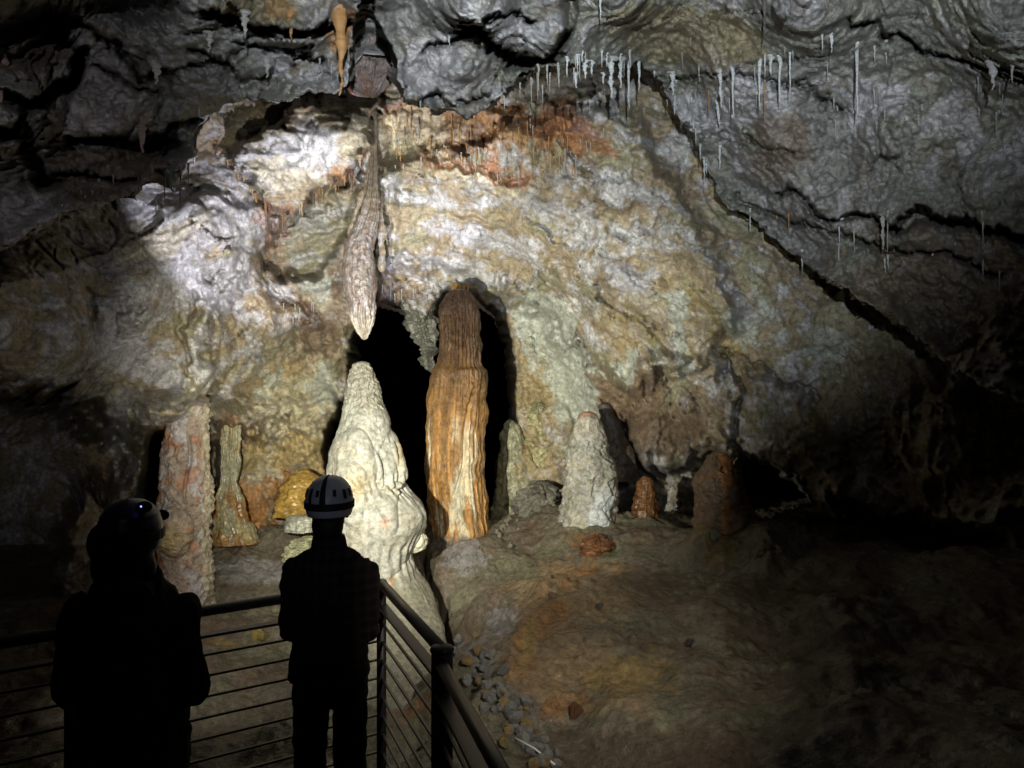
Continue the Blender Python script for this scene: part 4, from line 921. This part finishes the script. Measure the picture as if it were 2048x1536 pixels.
b = MB(); b.tube([(0, -.015, 1.405), (0, -.022, 1.485)], [.085, .070], 24); b.ell((0, -.03, 1.41), (.095, .065, .028)); b.build("collar", M_SHIRT, per, remesh=.007)
b = MB(); loft(b, [((0, 0, .76), .158, .115), ((0, 0, .82), .162, .118), ((0, 0, .95), .150, .11)])
for s in (-1, 1): limb(b, [(s * .082, 0, .80), (s * .090, 0, .46), (s * .098, -.01, .09)], [.080, .066, .056])
crease(b.build("trousers", M_TROU, per, remesh=.009), .02, 8, 521)
for s in (-1, 1): MB().ell((s * .10, .04, .05), (.052, .145, .05)).ell((s * .10, -.02, .10), (.052, .06, .06)).build("boot", M_BOOT, per, remesh=.008)
def helmet(parent, c, rx, ry, rz, mat, vents=True, tilt=0.0, strapmat=M_STRAP, brim=.0):
    hroot = None
    n, m = 40, 72; c = np.array(c, float)
    def pt(ph, t, k=1.0):
        zb = -.55
        z = math.cos(ph); r = math.sin(ph) ** .82
        return c + np.array([rx * k * r * math.cos(t), ry * k * r * math.sin(t), rz * k * z])
    vs, fs_ = [], []
    for i in range(n + 1):
        ph = 1e-3 + (math.pi * .655) * i / n
        for k in range(m):
            t = 2 * math.pi * k / m; vs.append(pt(ph, t, 1.0 + (.02 if abs(ph - 1.0) < .04 else 0)))
    for i in range(n):
        for k in range(m): fs_.append((i * m + k, (i + 1) * m + k, (i + 1) * m + (k + 1) % m, i * m + (k + 1) % m))
    sh = mesh_obj("helmet", vs, fs_, mat, parent); md = sh.modifiers.new("t", 'SOLIDIFY'); md.thickness = .008; md.offset = -1
    def patch(name, p0, p1, t0, t1, k, mt, nn=10, mm=16):
        v2, f2 = [], []
        for i in range(nn + 1):
            for j in range(mm + 1): v2.append(pt(p0 + (p1 - p0) * i / nn, t0 + (t1 - t0) * j / mm, k))
        for i in range(nn):
            for j in range(mm): f2.append((i * (mm + 1) + j, (i + 1) * (mm + 1) + j, (i + 1) * (mm + 1) + j + 1, i * (mm + 1) + j + 1))
        o2 = mesh_obj(name, v2, f2, mt, sh); s2 = o2.modifiers.new("t", 'SOLIDIFY'); s2.thickness = .004; s2.offset = 1; return o2
    bt = -math.pi / 2
    patch("headlamp_strap", 1.50, 1.75, 0, 2 * math.pi, 1.012, strapmat, 6, 72)
    patch("top_strap", .02, 1.50, bt - .12, bt + .12, 1.016, strapmat, 24, 6)
    if vents:
        for (a0, p0, p1) in ((-.62, .95, 1.36), (-1.08, .98, 1.32), (-.25, 1.0, 1.25), (.50, .98, 1.24), (.98, 1.0, 1.36), (1.35, 1.0, 1.3)):
            patch("vent", p0, p1, bt + a0 - .07, bt + a0 + .07, 1.006, strapmat, 4, 4)
        patch("buckle", 1.36, 1.62, bt - .62, bt - .50, 1.025, strapmat, 4, 4)
    return sh
M_HELM = plain("white_helmet_shell", (.50, .50, .56), .4)
helmet(per, (0, -.01, HZ + .005), .103, .128, .118, M_HELM)
MB().ell((0, .125, HZ + .03), (.03, .018, .02)).build("headlamp", M_STRAP, per)

# ---- bulky visitor on the left (scaled a little taller)
p1 = np.array([at(268, 1000, 2.78)[0], 2.78, -.05])
pe2 = empty("person", tuple(p1)); tag(pe2, "bulky person in a black jacket and dark helmet with a painted blue glow, seen from behind at left", "person")
H2 = 1.56
b = MB(); head(b, (-.005, .0, H2 - .03), .25); b.tube([(.01, -.01, H2 - .06), (0, -.02, H2 - .22)], [.066, .075], 20)
loft(b, [((0, 0, .88), .17, .12), ((0, 0, 1.05), .165, .12), ((0, 0, 1.25), .18, .12), ((0, -.005, 1.33), .16, .09), ((0, -.01, 1.38), .08, .06)])
for s in (-1, 1):
    limb(b, [(s * .18, 0, 1.28), (s * .235, .02, 1.02), (s * .09, .24, 1.07)], [.05, .04, .028])
    hand(b, (s * .07, .262, 1.095), (-s * .35, .93, .05), (s * .93, .35, 0))
    limb(b, [(s * .09, 0, .85), (s * .10, 0, .46), (s * .105, -.01, .07)], [.085, .056, .038]); b.ell((s * .105, .05, .04), (.042, .12, .035))
b.build("body", M_SKIN, pe2, remesh=.006)
MB().ell((-.01, -.03, H2 - .03), (.104, .10, .105)).ell((-.105, -.045, H2 - .02), (.050, .06, .07)).ell((-.055, -.05, H2 - .10), (.085, .07, .085)).ell((.03, -.05, H2 - .10), (.08, .065, .07)).build("hair", M_HAIR, pe2, remesh=.009)
b = MB(); loft(b, [((0, -.01, .72), .205, .15), ((0, -.01, .80), .215, .16), ((0, -.01, .95), .205, .155), ((0, -.01, 1.10), .205, .155), ((0, -.015, 1.2), .222, .16), ((0, -.015, 1.29), .218, .145), ((0, -.02, 1.35), .160, .12), ((0, -.02, 1.40), .11, .095), ((0, -.02, 1.45), .085, .08)])
for s in (-1, 1): limb(b, [(s * .195, -.01, 1.275), (s * .238 , -.01, 1.04), (s * .17, .14, 1.00)], [.078, .070, .055]); 
b.ell((0, -.08, 1.385), (.12, .08, .05)); b.ell((.02,-.11,1.15),(.17,.08,.19)); crease(b.build("jacket", M_JACK, pe2, remesh=.009), .03, 5, 511)
b = MB(); loft(b, [((0, 0, .66), .18, .14), ((0, 0, .80), .185, .14), ((0, 0, .9), .17, .13)])
for s in (-1, 1): limb(b, [(s * .095, 0, .74), (s * .10, 0, .44), (s * .105, -.01, .09)], [.092, .078, .066])
crease(b.build("trousers", M_TROU, pe2, remesh=.010), .02, 8, 531)
for s in (-1, 1): MB().ell((s * .105, .04, .05), (.055, .15, .05)).ell((s * .105, -.02, .10), (.055, .06, .06)).build("boot", M_BOOT, pe2, remesh=.008)
pe2.scale = (.90, .95, 1.03)
M_HELB = plain("blue_lit_helmet_shell", (.016, .02, .06), .4)  # blue light on the helmet baked into its shell colour
helmet(pe2, (-.012, -.005, H2 + .01), .118, .13, .118, M_HELB, vents=False)
pk = MB().ell((.072, -.06, H2 + .108), (.030, .022, .020)).build("headlamp_battery", M_STRAP, pe2)
ml, nt_, bs_ = nt_mat("blue_led"); bs_.inputs['Emission Color'].default_value = (.12, .18, 1, 1); bs_.inputs['Emission Strength'].default_value = 6; bs_.inputs['Base Color'].default_value = (.05, .05, .3, 1)
MB().ell((.070, -.083, H2 + .112), (.003, .002, .003)).build("led", ml, pk)
MB().ell((.05, .13, H2 + .05), (.03, .018, .02)).build("headlamp", M_STRAP, pe2)

# ================================================================ LOOSE STONES
def stone_mesh(seed, col, flat):
    key = ('s', seed, tuple(col))
    if key in straw_cache: return straw_cache[key]
    n, m = 14, 20; ph = np.linspace(0, np.pi, n); th = np.linspace(0, 2 * np.pi, m, endpoint=False); A_, B_ = np.meshgrid(ph, th, indexing='ij')
    d = np.stack([np.sin(A_) * np.cos(B_), np.sin(A_) * np.sin(B_), np.cos(A_)], -1)
    rg = np.random.default_rng(seed); pl = rg.normal(size=(9, 3)); pl /= np.linalg.norm(pl, axis=1)[:, None]; hh = rg.uniform(.6, .95, 9)
    k = np.min(hh / np.maximum(d @ pl.T, .05), axis=-1); r = np.minimum(k, 1.15) * (1 + .08 * noise(d * 4, seed)); P = d * r[..., None] * np.array([1, .8, flat])
    o = mesh_obj("sp", P.reshape(-1, 3), grid_faces(n, m, wrap=True), M_FLOOR, None, np.broadcast_to(col, (n * m, 3)), np.full(n * m, .5), smooth=False)
    me = o.data; bpy.data.objects.remove(o); straw_cache[key] = me; return me
r3 = np.random.default_rng(11)
cols = [np.array([.36,.36,.36]), np.array([.26,.25,.24]), np.array([.48,.34,.15]), np.array([.42,.41,.39])]
bank = [((905,1290),(960,1330)),((960,1330),(1000,1400)),((1000,1400),(1050,1470)),((1050,1470),(1090,1520))]
for i in range(110):
    (x0, y0), (x1, y1) = bank[i % 4]; t = r3.uniform(); px = x0 + (x1 - x0) * t + r3.normal() * 16; py = y0 + (y1 - y0) * t + r3.normal() * 14
    p = floor_at(px, py); s = r3.uniform(.014, .05)
    yellow = (i % 5 == 2)
    o = bpy.data.objects.new("stone", stone_mesh(int(r3.integers(0, 5)) + (10 if yellow else 0), cols[2] if yellow else cols[i % 2 * 3 if i % 3 else 1], .7)); sc.collection.objects.link(o)
    o.location = (p[0], p[1], p[2] + s * .2); o.scale = (s, s, s); o.rotation_euler = tuple(r3.uniform(0, 6, 3))
    tag(o, "small yellowish stone in the rubble strip along the right railing" if yellow else "small angular grey stone in the rubble strip along the right railing", "stone", "yellow stones beside the railing" if yellow else "grey stones beside the railing")
for i in range(70):
    if i < 50: px, py = 1560 + r3.normal() * 45, 1040 - (0) + r3.normal() * 9; py -= (px - 1560) * .35
    else: px, py = 1010 + r3.normal() * 14, 1050 + r3.normal() * 18
    p = floor_at(px, py); s = r3.uniform(.012, .035); k = i < 50
    o = bpy.data.objects.new("stone", stone_mesh(int(r3.integers(0, 5)) + 20, np.array([.42, .38, .28]), .7)); sc.collection.objects.link(o)
    o.location = (p[0], p[1], p[2] + s * .4); o.scale = (s, s, s); o.rotation_euler = tuple(r3.uniform(0, 6, 3))
    tag(o, "pale pebble in the rubble bank below the low black opening" if k else "pale pebble on the floor right of the brown column's foot", "pebble", "pebbles by the low opening" if k else "pebbles at the column's foot")
for (px, py, s, c, lab) in ((1100,1160,.05,[.34,.24,.14],"round tan stone sitting alone on the muddy slope"), (1105,1195,.035,[.3,.2,.14],"small reddish stone just below the round tan one"), (515,1275,.07,[.5,.38,.12],"yellow flat stone seen between the left railing bars"),
                            (1200,1215,.03,[.2,.18,.15],"small dark stone in the middle of the muddy slope"), (1150,1430,.05,[.22,.09,.05],"reddish stone at the lower edge of the lit floor"), (1430,1075,.06,[.3,.33,.3],"pale grey stone at the foot of the brown stalagmite"), (1380,1290,.035,[.1,.09,.08],"dark upright shard on the floor near the unlit right side")):
    p = floor_at(px, py); o = bpy.data.objects.new("stone", stone_mesh(30 + int(px) % 5, np.array(c), .7)); sc.collection.objects.link(o)
    o.location = (p[0], p[1], p[2] + s * .4); o.scale = (s, s, s); o.rotation_euler = tuple(r3.uniform(0, 6, 3)); tag(o, lab, "stone")
# thin white conduit lying by the rail
pa = floor_at(1030, 1488); pb = floor_at(1070, 1508); pc = floor_at(1110, 1540)
cb = MB().tube([pa + [0, 0, .03], pb + [0, 0, .025], pc + [0, 0, .025]], .005, 10).build("cable", plain("white_cable", (.7, .7, .68), .5)); tag(cb, "thin white cable end lying on the ground beside the right railing", "cable")
